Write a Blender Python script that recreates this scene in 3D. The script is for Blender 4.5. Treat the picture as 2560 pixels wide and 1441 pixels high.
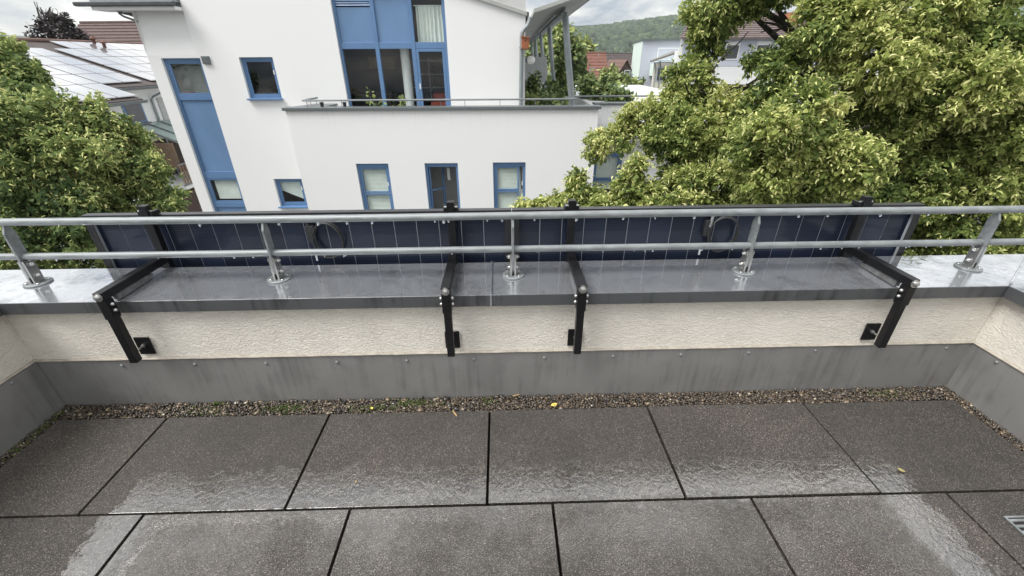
import bpy, math, random
import numpy as np
from mathutils import Vector, Matrix

random.seed(7)
rng = np.random.default_rng(7)
SC = bpy.context.scene
COL = SC.collection
for o in list(bpy.data.objects):
    bpy.data.objects.remove(o)

# ------------------------------------------------------------------ camera
W, H = 2560, 1441
FPX = 1072.48
PITCH, ROLL, YAW, CAMH = 0.490820, -0.0061223, 0.0229763, 1.3677
fwd = Vector((math.sin(YAW) * math.cos(PITCH), math.cos(YAW) * math.cos(PITCH), -math.sin(PITCH)))
r0 = Vector((math.cos(YAW), -math.sin(YAW), 0))
u0 = r0.cross(fwd)
RIGHT = math.cos(ROLL) * r0 + math.sin(ROLL) * u0
UP = -math.sin(ROLL) * r0 + math.cos(ROLL) * u0
CAM = Vector((0, 0, CAMH))
cd = bpy.data.cameras.new("camera")
cam = bpy.data.objects.new("camera", cd)
COL.objects.link(cam)
M3 = Matrix((RIGHT, UP, -fwd)).transposed()
cam.matrix_world = Matrix.Translation(CAM) @ M3.to_4x4()
cd.sensor_width = 36
cd.lens = FPX / W * 36
cd.clip_start = 0.05
cd.clip_end = 6000
SC.camera = cam

# ------------------------------------------------------------------ sky and sun
SUN_EL, SUN_AZ = math.radians(58), math.radians(-118)      # azimuth from +Y towards +X
world = bpy.data.worlds.new("World")
SC.world = world
world.use_nodes = True
wt = world.node_tree
wt.nodes.clear()


def N(t, kind, **kw):
    n = t.nodes.new(kind)
    for k, v in kw.items():
        if k.startswith("i_"):
            key = k[2:]
            key = int(key) if key.isdigit() else key.replace("_", " ")
            n.inputs[key].default_value = v
        else:
            setattr(n, k, v)
    return n


sky = N(wt, "ShaderNodeTexSky", sky_type="NISHITA", sun_disc=False)
sky.sun_elevation = SUN_EL
sky.sun_rotation = SUN_AZ
sky.air_density = 1.0
sky.dust_density = 2.0
tc = N(wt, "ShaderNodeTexCoord")
mp = N(wt, "ShaderNodeMapping")
mp.inputs["Scale"].default_value = (1.0, 1.0, 3.2)
mp.inputs["Location"].default_value = (1.37, 0.7, 1.1)
wt.links.new(tc.outputs["Generated"], mp.inputs["Vector"])
nz = N(wt, "ShaderNodeTexNoise", i_Scale=6.0, i_Detail=7.0, i_Roughness=0.55, i_Distortion=0.3)
wt.links.new(mp.outputs[0], nz.inputs["Vector"])
rp = N(wt, "ShaderNodeValToRGB")
rp.color_ramp.elements[0].position = 0.34
rp.color_ramp.elements[0].color = (2.5, 2.95, 3.6, 1)
rp.color_ramp.elements[1].position = 0.62
rp.color_ramp.elements[1].color = (9.2, 9.1, 8.8, 1)
rp.color_ramp.elements.new(0.50).color = (5.7, 5.75, 5.6, 1)
wt.links.new(nz.outputs["Fac"], rp.inputs["Fac"])
# overcast sky: brighter towards the zenith, all round alike
sx = N(wt, "ShaderNodeSeparateXYZ")
wt.links.new(tc.outputs["Generated"], sx.inputs[0])
zr = N(wt, "ShaderNodeMapRange", i_From_Min=0.1, i_From_Max=1.0, i_To_Min=1.0, i_To_Max=1.9)
wt.links.new(sx.outputs["Z"], zr.inputs["Value"])
mul = N(wt, "ShaderNodeVectorMath", operation="SCALE")
wt.links.new(rp.outputs["Color"], mul.inputs[0])
wt.links.new(zr.outputs[0], mul.inputs["Scale"])
mx = N(wt, "ShaderNodeMix", data_type="RGBA")
mx.inputs["Factor"].default_value = 0.88
wt.links.new(sky.outputs[0], mx.inputs["A"])
wt.links.new(mul.outputs[0], mx.inputs["B"])
bg = N(wt, "ShaderNodeBackground", i_Strength=0.1)
wt.links.new(mx.outputs["Result"], bg.inputs["Color"])
wo = N(wt, "ShaderNodeOutputWorld")
wt.links.new(bg.outputs[0], wo.inputs["Surface"])

sl = bpy.data.lights.new("sun", "SUN")
sl.energy = 3.1
sl.angle = math.radians(30)
sl.color = (1.0, 0.98, 0.955)
sun = bpy.data.objects.new("sun", sl)
COL.objects.link(sun)
sd = Vector((math.sin(SUN_AZ) * math.cos(SUN_EL), math.cos(SUN_AZ) * math.cos(SUN_EL), math.sin(SUN_EL)))
sun.rotation_euler = (-sd).to_track_quat("-Z", "Y").to_euler()
vs = SC.view_settings
vs.view_transform = "Standard"
vs.look = "None"
vs.exposure = 0.66
vs.gamma = 1.0
vs.use_curve_mapping = False
SC.cycles.max_bounces = 8
SC.cycles.transparent_max_bounces = 12


# ------------------------------------------------------------------ camera rays, used to read distances off the photograph
def ray(x, y):
    return RIGHT * ((x - W / 2) / FPX) + UP * ((H / 2 - y) / FPX) + fwd


def at(x, y, Y):
    d = ray(x, y)
    return CAM + d * (Y / d.y)


def atz(x, y, z):
    d = ray(x, y)
    return CAM + d * ((z - CAMH) / d.z)


# ------------------------------------------------------------------ mesh helpers
class MB:
    def __init__(self):
        self.v, self.f, self.m = [], [], []
        self.cur = 0

    def face(self, idx):
        self.f.append(tuple(idx))
        self.m.append(self.cur)

    def poly(self, pts):
        b = len(self.v)
        self.v += [tuple(p) for p in pts]
        self.face(range(b, b + len(pts)))
        return self

    def hexa(self, p):       # 8 points: bottom ring 0-3, top ring 4-7
        b = len(self.v)
        self.v += [tuple(q) for q in p]
        for q in ((3, 2, 1, 0), (4, 5, 6, 7), (0, 1, 5, 4), (1, 2, 6, 5), (2, 3, 7, 6), (3, 0, 4, 7)):
            self.face([b + k for k in q])
        return self

    def box(self, x0, x1, y0, y1, z0, z1):
        return self.hexa([(x0, y0, z0), (x1, y0, z0), (x1, y1, z0), (x0, y1, z0),
                          (x0, y0, z1), (x1, y0, z1), (x1, y1, z1), (x0, y1, z1)])

    def prism(self, poly, lo, hi, axis="x"):     # poly of 2D points, extruded along an axis
        n = len(poly)
        b = len(self.v)
        for a in (lo, hi):
            for (p, q) in poly:
                self.v.append({"x": (a, p, q), "y": (p, a, q), "z": (p, q, a)}[axis])
        self.face(range(b + n - 1, b - 1, -1))
        self.face(range(b + n, b + 2 * n))
        for i in range(n):
            j = (i + 1) % n
            self.face((b + i, b + j, b + n + j, b + n + i))
        return self

    def tube(self, pts, r, seg=10, cap=True):
        pts = [Vector(p) for p in pts]
        rs = r if isinstance(r, (list, tuple)) else [r] * len(pts)
        b = len(self.v)
        ref = None
        for i, p in enumerate(pts):
            t = (pts[min(i + 1, len(pts) - 1)] - pts[max(i - 1, 0)]).normalized()
            if ref is None:
                ref = Vector((0, 0, 1)) if abs(t.z) < 0.9 else Vector((1, 0, 0))
            a = t.cross(ref).normalized()
            c = a.cross(t).normalized()
            ref = c
            for k in range(seg):
                w = 2 * math.pi * k / seg
                self.v.append(tuple(p + rs[i] * (math.cos(w) * a + math.sin(w) * c)))
        for i in range(len(pts) - 1):
            for k in range(seg):
                k2 = (k + 1) % seg
                self.face((b + i * seg + k, b + i * seg + k2, b + (i + 1) * seg + k2, b + (i + 1) * seg + k))
        if cap:
            self.face(range(b + seg - 1, b - 1, -1))
            e = b + (len(pts) - 1) * seg
            self.face(range(e, e + seg))
        return self

    def lathe(self, prof, seg=16, c=(0, 0, 0), axis="z"):
        b = len(self.v)
        for (r, h) in prof:
            for k in range(seg):
                w = 2 * math.pi * k / seg
                x, y = r * math.cos(w), r * math.sin(w)
                q = {"z": (x, y, h), "y": (x, h, -y), "x": (h, x, y)}[axis]
                self.v.append((c[0] + q[0], c[1] + q[1], c[2] + q[2]))
        for i in range(len(prof) - 1):
            for k in range(seg):
                k2 = (k + 1) % seg
                self.face((b + i * seg + k, b + i * seg + k2, b + (i + 1) * seg + k2, b + (i + 1) * seg + k))
        self.face(range(b + seg - 1, b - 1, -1))
        e = b + (len(prof) - 1) * seg
        self.face(range(e, e + seg))
        return self

    def mesh(self, name, mats, smooth=False):
        me = bpy.data.meshes.new(name)
        me.from_pydata(self.v, [], self.f)
        for m in (mats if isinstance(mats, (list, tuple)) else [mats]):
            me.materials.append(m)
        if any(self.m):
            me.polygons.foreach_set("material_index", self.m)
        if smooth:
            me.polygons.foreach_set("use_smooth", [True] * len(self.f))
        me.update()
        return me

    def build(self, name, mats, parent=None, bevel=0.0, smooth=False, seg=2):
        o = bpy.data.objects.new(name, self.mesh(name, mats, smooth))
        COL.objects.link(o)
        if parent is not None:
            o.parent = parent
        if bevel:
            b = o.modifiers.new("bevel", "BEVEL")
            b.width = bevel
            b.segments = seg
            b.limit_method = "ANGLE"
            b.angle_limit = math.radians(40)
        if smooth:
            try:
                o.data.set_sharp_from_angle(angle=math.radians(42))
            except Exception:
                pass
        return o


def tag(o, label=None, cat=None, group=None, kind=None):
    if label: o["label"] = label
    if cat: o["category"] = cat
    if group: o["group"] = group
    if kind: o["kind"] = kind
    return o


def thing(name, label, cat, loc=(0, 0, 0), rz=0.0, group=None, kind=None):
    o = bpy.data.objects.new(name, None)
    o.empty_display_size = 0.1
    COL.objects.link(o)
    o.location = loc
    o.rotation_euler = (0, 0, rz)
    return tag(o, label, cat, group, kind)


def empty(name, parent):
    o = bpy.data.objects.new(name, None)
    COL.objects.link(o)
    o.parent = parent
    return o


def inst(name, me, parent, loc, rot=(0, 0, 0), scale=(1, 1, 1)):
    o = bpy.data.objects.new(name, me)
    COL.objects.link(o)
    o.parent = parent
    o.location = loc
    o.rotation_euler = rot
    o.scale = scale
    return o


def copy_tree(o, parent=None):
    c = o.copy()
    COL.objects.link(c)
    if parent is not None:
        c.parent = parent
    for ch in list(o.children):
        copy_tree(ch, c)
    return c


# ------------------------------------------------------------------ materials
def lin(r, g, b):
    f = lambda c: (c / 255 / 12.92) if c / 255 <= 0.04045 else ((c / 255 + 0.055) / 1.055) ** 2.4
    return (f(r), f(g), f(b), 1)


def new_mat(name):
    m = bpy.data.materials.new(name)
    m.use_nodes = True
    t = m.node_tree
    p = t.nodes["Principled BSDF"]
    return m, t, p


def mat(name, col, rough=0.6, metal=0.0, spec=0.5, var=0.0, vscale=6.0, vstretch=(1, 1, 1), bump=0.0, bscale=60.0,
        coat=0.0, coat_rough=0.05, coat_ior=1.5, bdist=0.01, rvar=0.0, objrand=0.0, detail=4.0):
    m, t, p = new_mat(name)
    p.inputs["Base Color"].default_value = (*col[:3], 1)
    p.inputs["Roughness"].default_value = rough
    p.inputs["Metallic"].default_value = metal
    p.inputs["Specular IOR Level"].default_value = spec
    p.inputs["Coat Weight"].default_value = coat
    p.inputs["Coat Roughness"].default_value = coat_rough
    p.inputs["Coat IOR"].default_value = coat_ior
    tcn = N(t, "ShaderNodeTexCoord")
    if var or rvar:
        mpn = N(t, "ShaderNodeMapping")
        mpn.inputs["Scale"].default_value = vstretch
        t.links.new(tcn.outputs["Object"], mpn.inputs["Vector"])
        n = N(t, "ShaderNodeTexNoise", i_Scale=vscale, i_Detail=detail, i_Roughness=0.6)
        t.links.new(mpn.outputs[0], n.inputs["Vector"])
        if var:
            r = N(t, "ShaderNodeMapRange", i_From_Min=0.3, i_From_Max=0.7, i_To_Min=1 - var, i_To_Max=1 + var)
            t.links.new(n.outputs["Fac"], r.inputs["Value"])
            s = N(t, "ShaderNodeVectorMath", operation="SCALE")
            s.inputs[0].default_value = col[:3]
            t.links.new(r.outputs[0], s.inputs["Scale"])
            last = s.outputs[0]
            if objrand:
                oi = N(t, "ShaderNodeObjectInfo")
                r3 = N(t, "ShaderNodeMapRange", i_To_Min=1 - objrand, i_To_Max=1 + objrand)
                t.links.new(oi.outputs["Random"], r3.inputs["Value"])
                s2 = N(t, "ShaderNodeVectorMath", operation="SCALE")
                t.links.new(last, s2.inputs[0])
                t.links.new(r3.outputs[0], s2.inputs["Scale"])
                last = s2.outputs[0]
            t.links.new(last, p.inputs["Base Color"])
        if rvar:
            r2 = N(t, "ShaderNodeMapRange", i_From_Min=0.35, i_From_Max=0.65, i_To_Min=max(0.02, rough - rvar), i_To_Max=rough + rvar)
            t.links.new(n.outputs["Fac"], r2.inputs["Value"])
            t.links.new(r2.outputs[0], p.inputs["Roughness"])
    if bump:
        n2 = N(t, "ShaderNodeTexNoise", i_Scale=bscale, i_Detail=3.0)
        t.links.new(tcn.outputs["Object"], n2.inputs["Vector"])
        b = N(t, "ShaderNodeBump", i_Strength=bump, i_Distance=bdist)
        t.links.new(n2.outputs["Fac"], b.inputs["Height"])
        t.links.new(b.outputs[0], p.inputs["Normal"])
    return m


def m_render_white():
    m, t, p = new_mat("white_render")
    tcn = N(t, "ShaderNodeTexCoord")
    big = N(t, "ShaderNodeTexNoise", i_Scale=0.7, i_Detail=5.0)
    mpn = N(t, "ShaderNodeMapping")
    mpn.inputs["Scale"].default_value = (3.0, 3.0, 0.35)
    t.links.new(tcn.outputs["Object"], mpn.inputs["Vector"])
    st = N(t, "ShaderNodeTexNoise", i_Scale=2.2, i_Detail=6.0, i_Roughness=0.65)
    t.links.new(mpn.outputs[0], st.inputs["Vector"])
    t.links.new(tcn.outputs["Object"], big.inputs["Vector"])
    add = N(t, "ShaderNodeMath", operation="ADD")
    t.links.new(big.outputs["Fac"], add.inputs[0])
    t.links.new(st.outputs["Fac"], add.inputs[1])
    r = N(t, "ShaderNodeValToRGB")
    r.color_ramp.elements[0].position = 0.60
    r.color_ramp.elements[0].color = (0.735, 0.735, 0.73, 1)
    r.color_ramp.elements[1].position = 1.15
    r.color_ramp.elements[1].color = (0.80, 0.80, 0.805, 1)
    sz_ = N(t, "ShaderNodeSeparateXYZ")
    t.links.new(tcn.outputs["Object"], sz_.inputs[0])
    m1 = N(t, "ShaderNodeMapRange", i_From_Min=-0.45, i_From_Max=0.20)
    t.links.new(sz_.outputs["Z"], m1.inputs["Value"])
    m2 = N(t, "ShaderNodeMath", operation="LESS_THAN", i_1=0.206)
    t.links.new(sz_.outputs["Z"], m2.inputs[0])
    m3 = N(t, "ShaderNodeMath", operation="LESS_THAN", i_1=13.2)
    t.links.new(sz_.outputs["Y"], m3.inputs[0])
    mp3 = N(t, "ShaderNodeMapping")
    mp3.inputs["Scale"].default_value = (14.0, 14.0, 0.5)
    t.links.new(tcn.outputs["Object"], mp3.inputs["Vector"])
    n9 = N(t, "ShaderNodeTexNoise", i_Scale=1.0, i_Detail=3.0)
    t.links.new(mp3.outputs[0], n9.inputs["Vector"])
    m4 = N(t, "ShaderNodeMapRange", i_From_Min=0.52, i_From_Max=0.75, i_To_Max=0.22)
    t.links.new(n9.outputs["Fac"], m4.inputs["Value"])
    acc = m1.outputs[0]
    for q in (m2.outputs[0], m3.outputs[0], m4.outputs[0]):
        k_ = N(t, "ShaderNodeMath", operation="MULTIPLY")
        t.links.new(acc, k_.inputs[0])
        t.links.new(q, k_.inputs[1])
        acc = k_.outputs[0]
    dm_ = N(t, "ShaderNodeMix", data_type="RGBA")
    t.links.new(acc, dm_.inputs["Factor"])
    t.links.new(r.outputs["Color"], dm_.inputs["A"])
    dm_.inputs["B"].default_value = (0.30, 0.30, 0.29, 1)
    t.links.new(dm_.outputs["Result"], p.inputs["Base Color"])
    p.inputs["Roughness"].default_value = 0.9
    p.inputs["Specular IOR Level"].default_value = 0.2
    n2 = N(t, "ShaderNodeTexNoise", i_Scale=90.0, i_Detail=2.0)
    t.links.new(tcn.outputs["Object"], n2.inputs["Vector"])
    b = N(t, "ShaderNodeBump", i_Strength=0.35, i_Distance=0.01)
    t.links.new(n2.outputs["Fac"], b.inputs["Height"])
    t.links.new(b.outputs[0], p.inputs["Normal"])
    return m


def m_render_beige():
    m, t, p = new_mat("beige_scraped_render")
    tcn = N(t, "ShaderNodeTexCoord")
    mpn = N(t, "ShaderNodeMapping")
    mpn.inputs["Scale"].default_value = (0.62, 0.62, 1.15)
    t.links.new(tcn.outputs["Object"], mpn.inputs["Vector"])
    vo = N(t, "ShaderNodeTexNoise", i_Scale=98.0, i_Detail=3.0, i_Roughness=0.6, i_Distortion=1.4)
    t.links.new(mpn.outputs[0], vo.inputs["Vector"])
    b = N(t, "ShaderNodeBump", i_Strength=0.85, i_Distance=0.010)
    t.links.new(vo.outputs["Fac"], b.inputs["Height"])
    t.links.new(b.outputs[0], p.inputs["Normal"])
    st = N(t, "ShaderNodeTexNoise", i_Scale=4.0, i_Detail=6.0, i_Roughness=0.65)
    t.links.new(tcn.outputs["Object"], st.inputs["Vector"])
    r = N(t, "ShaderNodeValToRGB")
    r.color_ramp.elements[0].position = 0.3
    r.color_ramp.elements[0].color = (0.625, 0.585, 0.52, 1)
    r.color_ramp.elements[1].position = 0.62
    r.color_ramp.elements[1].color = (0.725, 0.685, 0.615, 1)
    t.links.new(st.outputs["Fac"], r.inputs["Fac"])
    t.links.new(r.outputs["Color"], p.inputs["Base Color"])
    p.inputs["Roughness"].default_value = 0.92
    p.inputs["Specular IOR Level"].default_value = 0.15
    return m


def m_wet_zinc(name, base, streak=0.25, rough_lo=0.03, rough_hi=0.22, metal=0.72, wave=0.25):
    """weathered zinc sheet under a film of rain"""
    m, t, p = new_mat(name)
    tcn = N(t, "ShaderNodeTexCoord")
    n1 = N(t, "ShaderNodeTexNoise", i_Scale=5.0, i_Detail=7.0, i_Roughness=0.62)
    t.links.new(tcn.outputs["Object"], n1.inputs["Vector"])
    mpn = N(t, "ShaderNodeMapping")
    mpn.inputs["Scale"].default_value = (34.0, 34.0, 2.0)
    t.links.new(tcn.outputs["Object"], mpn.inputs["Vector"])
    n2 = N(t, "ShaderNodeTexNoise", i_Scale=1.0, i_Detail=4.0, i_Roughness=0.6)
    t.links.new(mpn.outputs[0], n2.inputs["Vector"])
    add = N(t, "ShaderNodeMath", operation="ADD")
    t.links.new(n1.outputs["Fac"], add.inputs[0])
    t.links.new(n2.outputs["Fac"], add.inputs[1])
    r = N(t, "ShaderNodeValToRGB")
    r.color_ramp.elements[0].position = 0.72
    r.color_ramp.elements[0].color = (*[c * (1 - streak) for c in base], 1)
    r.color_ramp.elements[1].position = 1.25
    r.color_ramp.elements[1].color = (*[c * (1 + streak) for c in base], 1)
    t.links.new(add.outputs[0], r.inputs["Fac"])
    t.links.new(r.outputs["Color"], p.inputs["Base Color"])
    p.inputs["Metallic"].default_value = metal
    n3 = N(t, "ShaderNodeTexNoise", i_Scale=7.0, i_Detail=3.0, i_Roughness=0.5, i_Distortion=0.6)
    t.links.new(tcn.outputs["Object"], n3.inputs["Vector"])
    rr = N(t, "ShaderNodeMapRange", i_From_Min=0.42, i_From_Max=0.58, i_To_Min=rough_lo, i_To_Max=rough_hi)
    t.links.new(n3.outputs["Fac"], rr.inputs["Value"])
    t.links.new(rr.outputs[0], p.inputs["Roughness"])
    p.inputs["Coat Weight"].default_value = 0.5 if rough_lo < 0.1 else 0.1
    p.inputs["Coat Roughness"].default_value = 0.03
    p.inputs["Coat IOR"].default_value = 1.45
    n4 = N(t, "ShaderNodeTexNoise", i_Scale=16.0, i_Detail=2.0, i_Distortion=0.8)
    t.links.new(tcn.outputs["Object"], n4.inputs["Vector"])
    b = N(t, "ShaderNodeBump", i_Strength=wave, i_Distance=0.006)
    t.links.new(n4.outputs["Fac"], b.inputs["Height"])
    t.links.new(b.outputs[0], p.inputs["Normal"])
    t.links.new(b.outputs[0], p.inputs["Coat Normal"])
    return m


def m_paver():
    m, t, p = new_mat("wet_paver_concrete")
    geo = N(t, "ShaderNodeNewGeometry")
    vo = N(t, "ShaderNodeTexVoronoi", i_Scale=470.0)
    vo.feature = "F1"
    t.links.new(geo.outputs["Position"], vo.inputs["Vector"])
    sep = N(t, "ShaderNodeSeparateColor")
    t.links.new(vo.outputs["Color"], sep.inputs[0])
    r = N(t, "ShaderNodeValToRGB")
    cr = r.color_ramp
    cr.elements[0].position = 0.0
    cr.elements[0].color = (0.018, 0.016, 0.015, 1)
    cr.elements[1].position = 1.0
    cr.elements[1].color = (0.52, 0.46, 0.39, 1)
    e = cr.elements.new(0.5); e.color = (0.045, 0.036, 0.029, 1)
    e = cr.elements.new(0.84); e.color = (0.135, 0.108, 0.086, 1)
    e = cr.elements.new(0.95); e.color = (0.31, 0.265, 0.22, 1)
    t.links.new(sep.outputs[0], r.inputs["Fac"])
    big = N(t, "ShaderNodeTexNoise", i_Scale=3.2, i_Detail=6.0, i_Roughness=0.65)
    t.links.new(geo.outputs["Position"], big.inputs["Vector"])
    oi = N(t, "ShaderNodeObjectInfo")
    mr = N(t, "ShaderNodeMapRange", i_From_Min=0.3, i_From_Max=0.7, i_To_Min=0.31, i_To_Max=0.64)
    t.links.new(big.outputs["Fac"], mr.inputs["Value"])
    mr2 = N(t, "ShaderNodeMapRange", i_To_Min=0.82, i_To_Max=1.14)
    t.links.new(oi.outputs["Random"], mr2.inputs["Value"])
    mm = N(t, "ShaderNodeMath", operation="MULTIPLY")
    t.links.new(mr.outputs[0], mm.inputs[0])
    t.links.new(mr2.outputs[0], mm.inputs[1])
    s = N(t, "ShaderNodeVectorMath", operation="SCALE")
    t.links.new(r.outputs["Color"], s.inputs[0])
    t.links.new(mm.outputs[0], s.inputs["Scale"])
    t.links.new(s.outputs[0], p.inputs["Base Color"])
    # where rain stands on the slabs: a rectangle clear of the walls, ragged at the edge
    sx = N(t, "ShaderNodeSeparateXYZ")
    t.links.new(geo.outputs["Position"], sx.inputs[0])
    wob = N(t, "ShaderNodeTexNoise", i_Scale=9.0, i_Detail=7.0, i_Roughness=0.7)
    t.links.new(geo.outputs["Position"], wob.inputs["Vector"])
    wo2 = N(t, "ShaderNodeMapRange", i_From_Min=0.25, i_From_Max=0.75, i_To_Min=-0.075, i_To_Max=0.075)
    wb2 = N(t, "ShaderNodeTexNoise", i_Scale=38.0, i_Detail=4.0, i_Roughness=0.6)
    t.links.new(geo.outputs["Position"], wb2.inputs["Vector"])
    wmx = N(t, "ShaderNodeMix", data_type="FLOAT")
    wmx.inputs["Factor"].default_value = 0.38
    t.links.new(wob.outputs["Fac"], wmx.inputs["A"])
    t.links.new(wb2.outputs["Fac"], wmx.inputs["B"])
    t.links.new(wmx.outputs["Result"], wo2.inputs["Value"])

    def sub(a, b, inv=False):
        n = N(t, "ShaderNodeMath", operation="SUBTRACT")
        for i, q in enumerate((a, b)):
            if isinstance(q, (int, float)):
                n.inputs[i].default_value = q
            else:
                t.links.new(q, n.inputs[i])
        return n.outputs[0]

    def mn(a, b):
        n = N(t, "ShaderNodeMath", operation="MINIMUM")
        t.links.new(a, n.inputs[0])
        t.links.new(b, n.inputs[1])
        return n.outputs[0]
    d = mn(mn(sub(1.118, sx.outputs["Y"]), sub(sx.outputs["X"], -1.36)), sub(1.47, sx.outputs["X"]))
    ad = N(t, "ShaderNodeMath", operation="ADD")
    t.links.new(d, ad.inputs[0])
    t.links.new(wo2.outputs[0], ad.inputs[1])
    wet = N(t, "ShaderNodeMapRange", i_From_Min=-0.004, i_From_Max=0.006)
    t.links.new(ad.outputs[0], wet.inputs["Value"])
    # standing water by the rim, a thinner wet sheen further in
    rim = N(t, "ShaderNodeMapRange", i_From_Min=0.13, i_From_Max=0.20, i_To_Min=1.0, i_To_Max=0.0)
    t.links.new(ad.outputs[0], rim.inputs["Value"])
    pool = N(t, "ShaderNodeMath", operation="MULTIPLY")
    t.links.new(wet.outputs[0], pool.inputs[0])
    t.links.new(rim.outputs[0], pool.inputs[1])

    def mix3(dry, sheen, water):
        a = N(t, "ShaderNodeMix", data_type="FLOAT")
        a.inputs["A"].default_value, a.inputs["B"].default_value = dry, sheen
        t.links.new(wet.outputs[0], a.inputs["Factor"])
        b_ = N(t, "ShaderNodeMix", data_type="FLOAT")
        t.links.new(a.outputs["Result"], b_.inputs["A"])
        b_.inputs["B"].default_value = water
        t.links.new(pool.outputs[0], b_.inputs["Factor"])
        return b_.outputs["Result"]
    p.inputs["Roughness"].default_value = 0.5
    t.links.new(mix3(0.45, 0.28, 0.03), p.inputs["Coat Roughness"])
    pat = N(t, "ShaderNodeTexNoise", i_Scale=2.6, i_Detail=6.0, i_Roughness=0.68)
    t.links.new(geo.outputs["Position"], pat.inputs["Vector"])
    pm_ = N(t, "ShaderNodeMapRange", i_From_Min=0.38, i_From_Max=0.62, i_To_Min=0.25, i_To_Max=1.0)
    t.links.new(pat.outputs["Fac"], pm_.inputs["Value"])
    far = N(t, "ShaderNodeMapRange", i_From_Min=0.26, i_From_Max=0.42, i_To_Min=1.0, i_To_Max=0.35)
    t.links.new(ad.outputs[0], far.inputs["Value"])
    pm2 = N(t, "ShaderNodeMath", operation="MULTIPLY")
    t.links.new(pm_.outputs[0], pm2.inputs[0])
    t.links.new(far.outputs[0], pm2.inputs[1])
    pm3 = N(t, "ShaderNodeMath", operation="MULTIPLY", i_1=0.62)
    t.links.new(pm2.outputs[0], pm3.inputs[0])
    cwm = mix3(0.10, 0.6, 1.0)
    cwm.node.inputs["A"].links[0].from_node.inputs["B"].default_value = 0.6
    t.links.new(pm3.outputs[0], cwm.node.inputs["A"].links[0].from_node.inputs["B"])
    t.links.new(cwm, p.inputs["Coat Weight"])
    p.inputs["Coat IOR"].default_value = 2.4
    # grain relief, drowned where the water stands
    b = N(t, "ShaderNodeBump", i_Distance=0.003)
    t.links.new(mix3(0.8, 0.75, 0.4), b.inputs["Strength"])
    t.links.new(vo.outputs["Distance"], b.inputs["Height"])
    t.links.new(b.outputs[0], p.inputs["Normal"])
    b2 = N(t, "ShaderNodeBump", i_Distance=0.003)
    t.links.new(mix3(0.7, 0.6, 0.02), b2.inputs["Strength"])
    t.links.new(vo.outputs["Distance"], b2.inputs["Height"])
    b3 = N(t, "ShaderNodeBump", i_Strength=0.15, i_Distance=0.010)
    n5 = N(t, "ShaderNodeTexNoise", i_Scale=42.0, i_Detail=4.0, i_Distortion=0.9)
    t.links.new(geo.outputs["Position"], n5.inputs["Vector"])
    t.links.new(n5.outputs["Fac"], b3.inputs["Height"])
    t.links.new(b2.outputs[0], b3.inputs["Normal"])
    t.links.new(b3.outputs[0], p.inputs["Coat Normal"])
    return m


def m_attr_ramp(name, stops, rough=0.6, transl=0.0, attr="tint", spec=0.4):
    m, t, p = new_mat(name)
    a = N(t, "ShaderNodeAttribute", attribute_name=attr)
    r = N(t, "ShaderNodeValToRGB")
    cr = r.color_ramp
    cr.elements[0].position, cr.elements[0].color = stops[0][0], (*stops[0][1], 1)
    cr.elements[1].position, cr.elements[1].color = stops[-1][0], (*stops[-1][1], 1)
    for q, c in stops[1:-1]:
        cr.elements.new(q).color = (*c, 1)
    t.links.new(a.outputs["Fac"], r.inputs["Fac"])
    t.links.new(r.outputs["Color"], p.inputs["Base Color"])
    p.inputs["Roughness"].default_value = rough
    p.inputs["Specular IOR Level"].default_value = spec
    if transl:
        tr = N(t, "ShaderNodeBsdfTranslucent")
        t.links.new(r.outputs["Color"], tr.inputs["Color"])
        mxs = N(t, "ShaderNodeMixShader", i_0=transl)
        t.links.new(p.outputs[0], mxs.inputs[1])
        t.links.new(tr.outputs[0], mxs.inputs[2])
        t.links.new(mxs.outputs[0], t.nodes["Material Output"].inputs["Surface"])
    return m


def m_glass(name, tint=(0.86, 0.9, 0.9), refl=0.10):
    m, t, p = new_mat(name)
    t.nodes.remove(p)
    tr = N(t, "ShaderNodeBsdfTransparent", i_Color=(*tint, 1))
    gl = N(t, "ShaderNodeBsdfGlossy", i_Roughness=0.01)
    gl.inputs["Color"].default_value = (1, 1, 1, 1)
    lw = N(t, "ShaderNodeFresnel", i_IOR=1.55)
    ad = N(t, "ShaderNodeMath", operation="ADD", i_1=refl)
    # only the outer face mirrors; the inner face of the same pane lets light through
    gb = N(t, "ShaderNodeNewGeometry")
    inv = N(t, "ShaderNodeMath", operation="SUBTRACT", i_0=1.0)
    t.links.new(gb.outputs["Backfacing"], inv.inputs[1])
    mu = N(t, "ShaderNodeMath", operation="MULTIPLY")
    t.links.new(lw.outputs[0], mu.inputs[0])
    t.links.new(inv.outputs[0], mu.inputs[1])
    t.links.new(mu.outputs[0], ad.inputs[0])
    mxs = N(t, "ShaderNodeMixShader")
    t.links.new(ad.outputs[0], mxs.inputs[0])
    t.links.new(tr.outputs[0], mxs.inputs[1])
    t.links.new(gl.outputs[0], mxs.inputs[2])
    t.links.new(mxs.outputs[0], t.nodes["Material Output"].inputs["Surface"])
    return m


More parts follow.
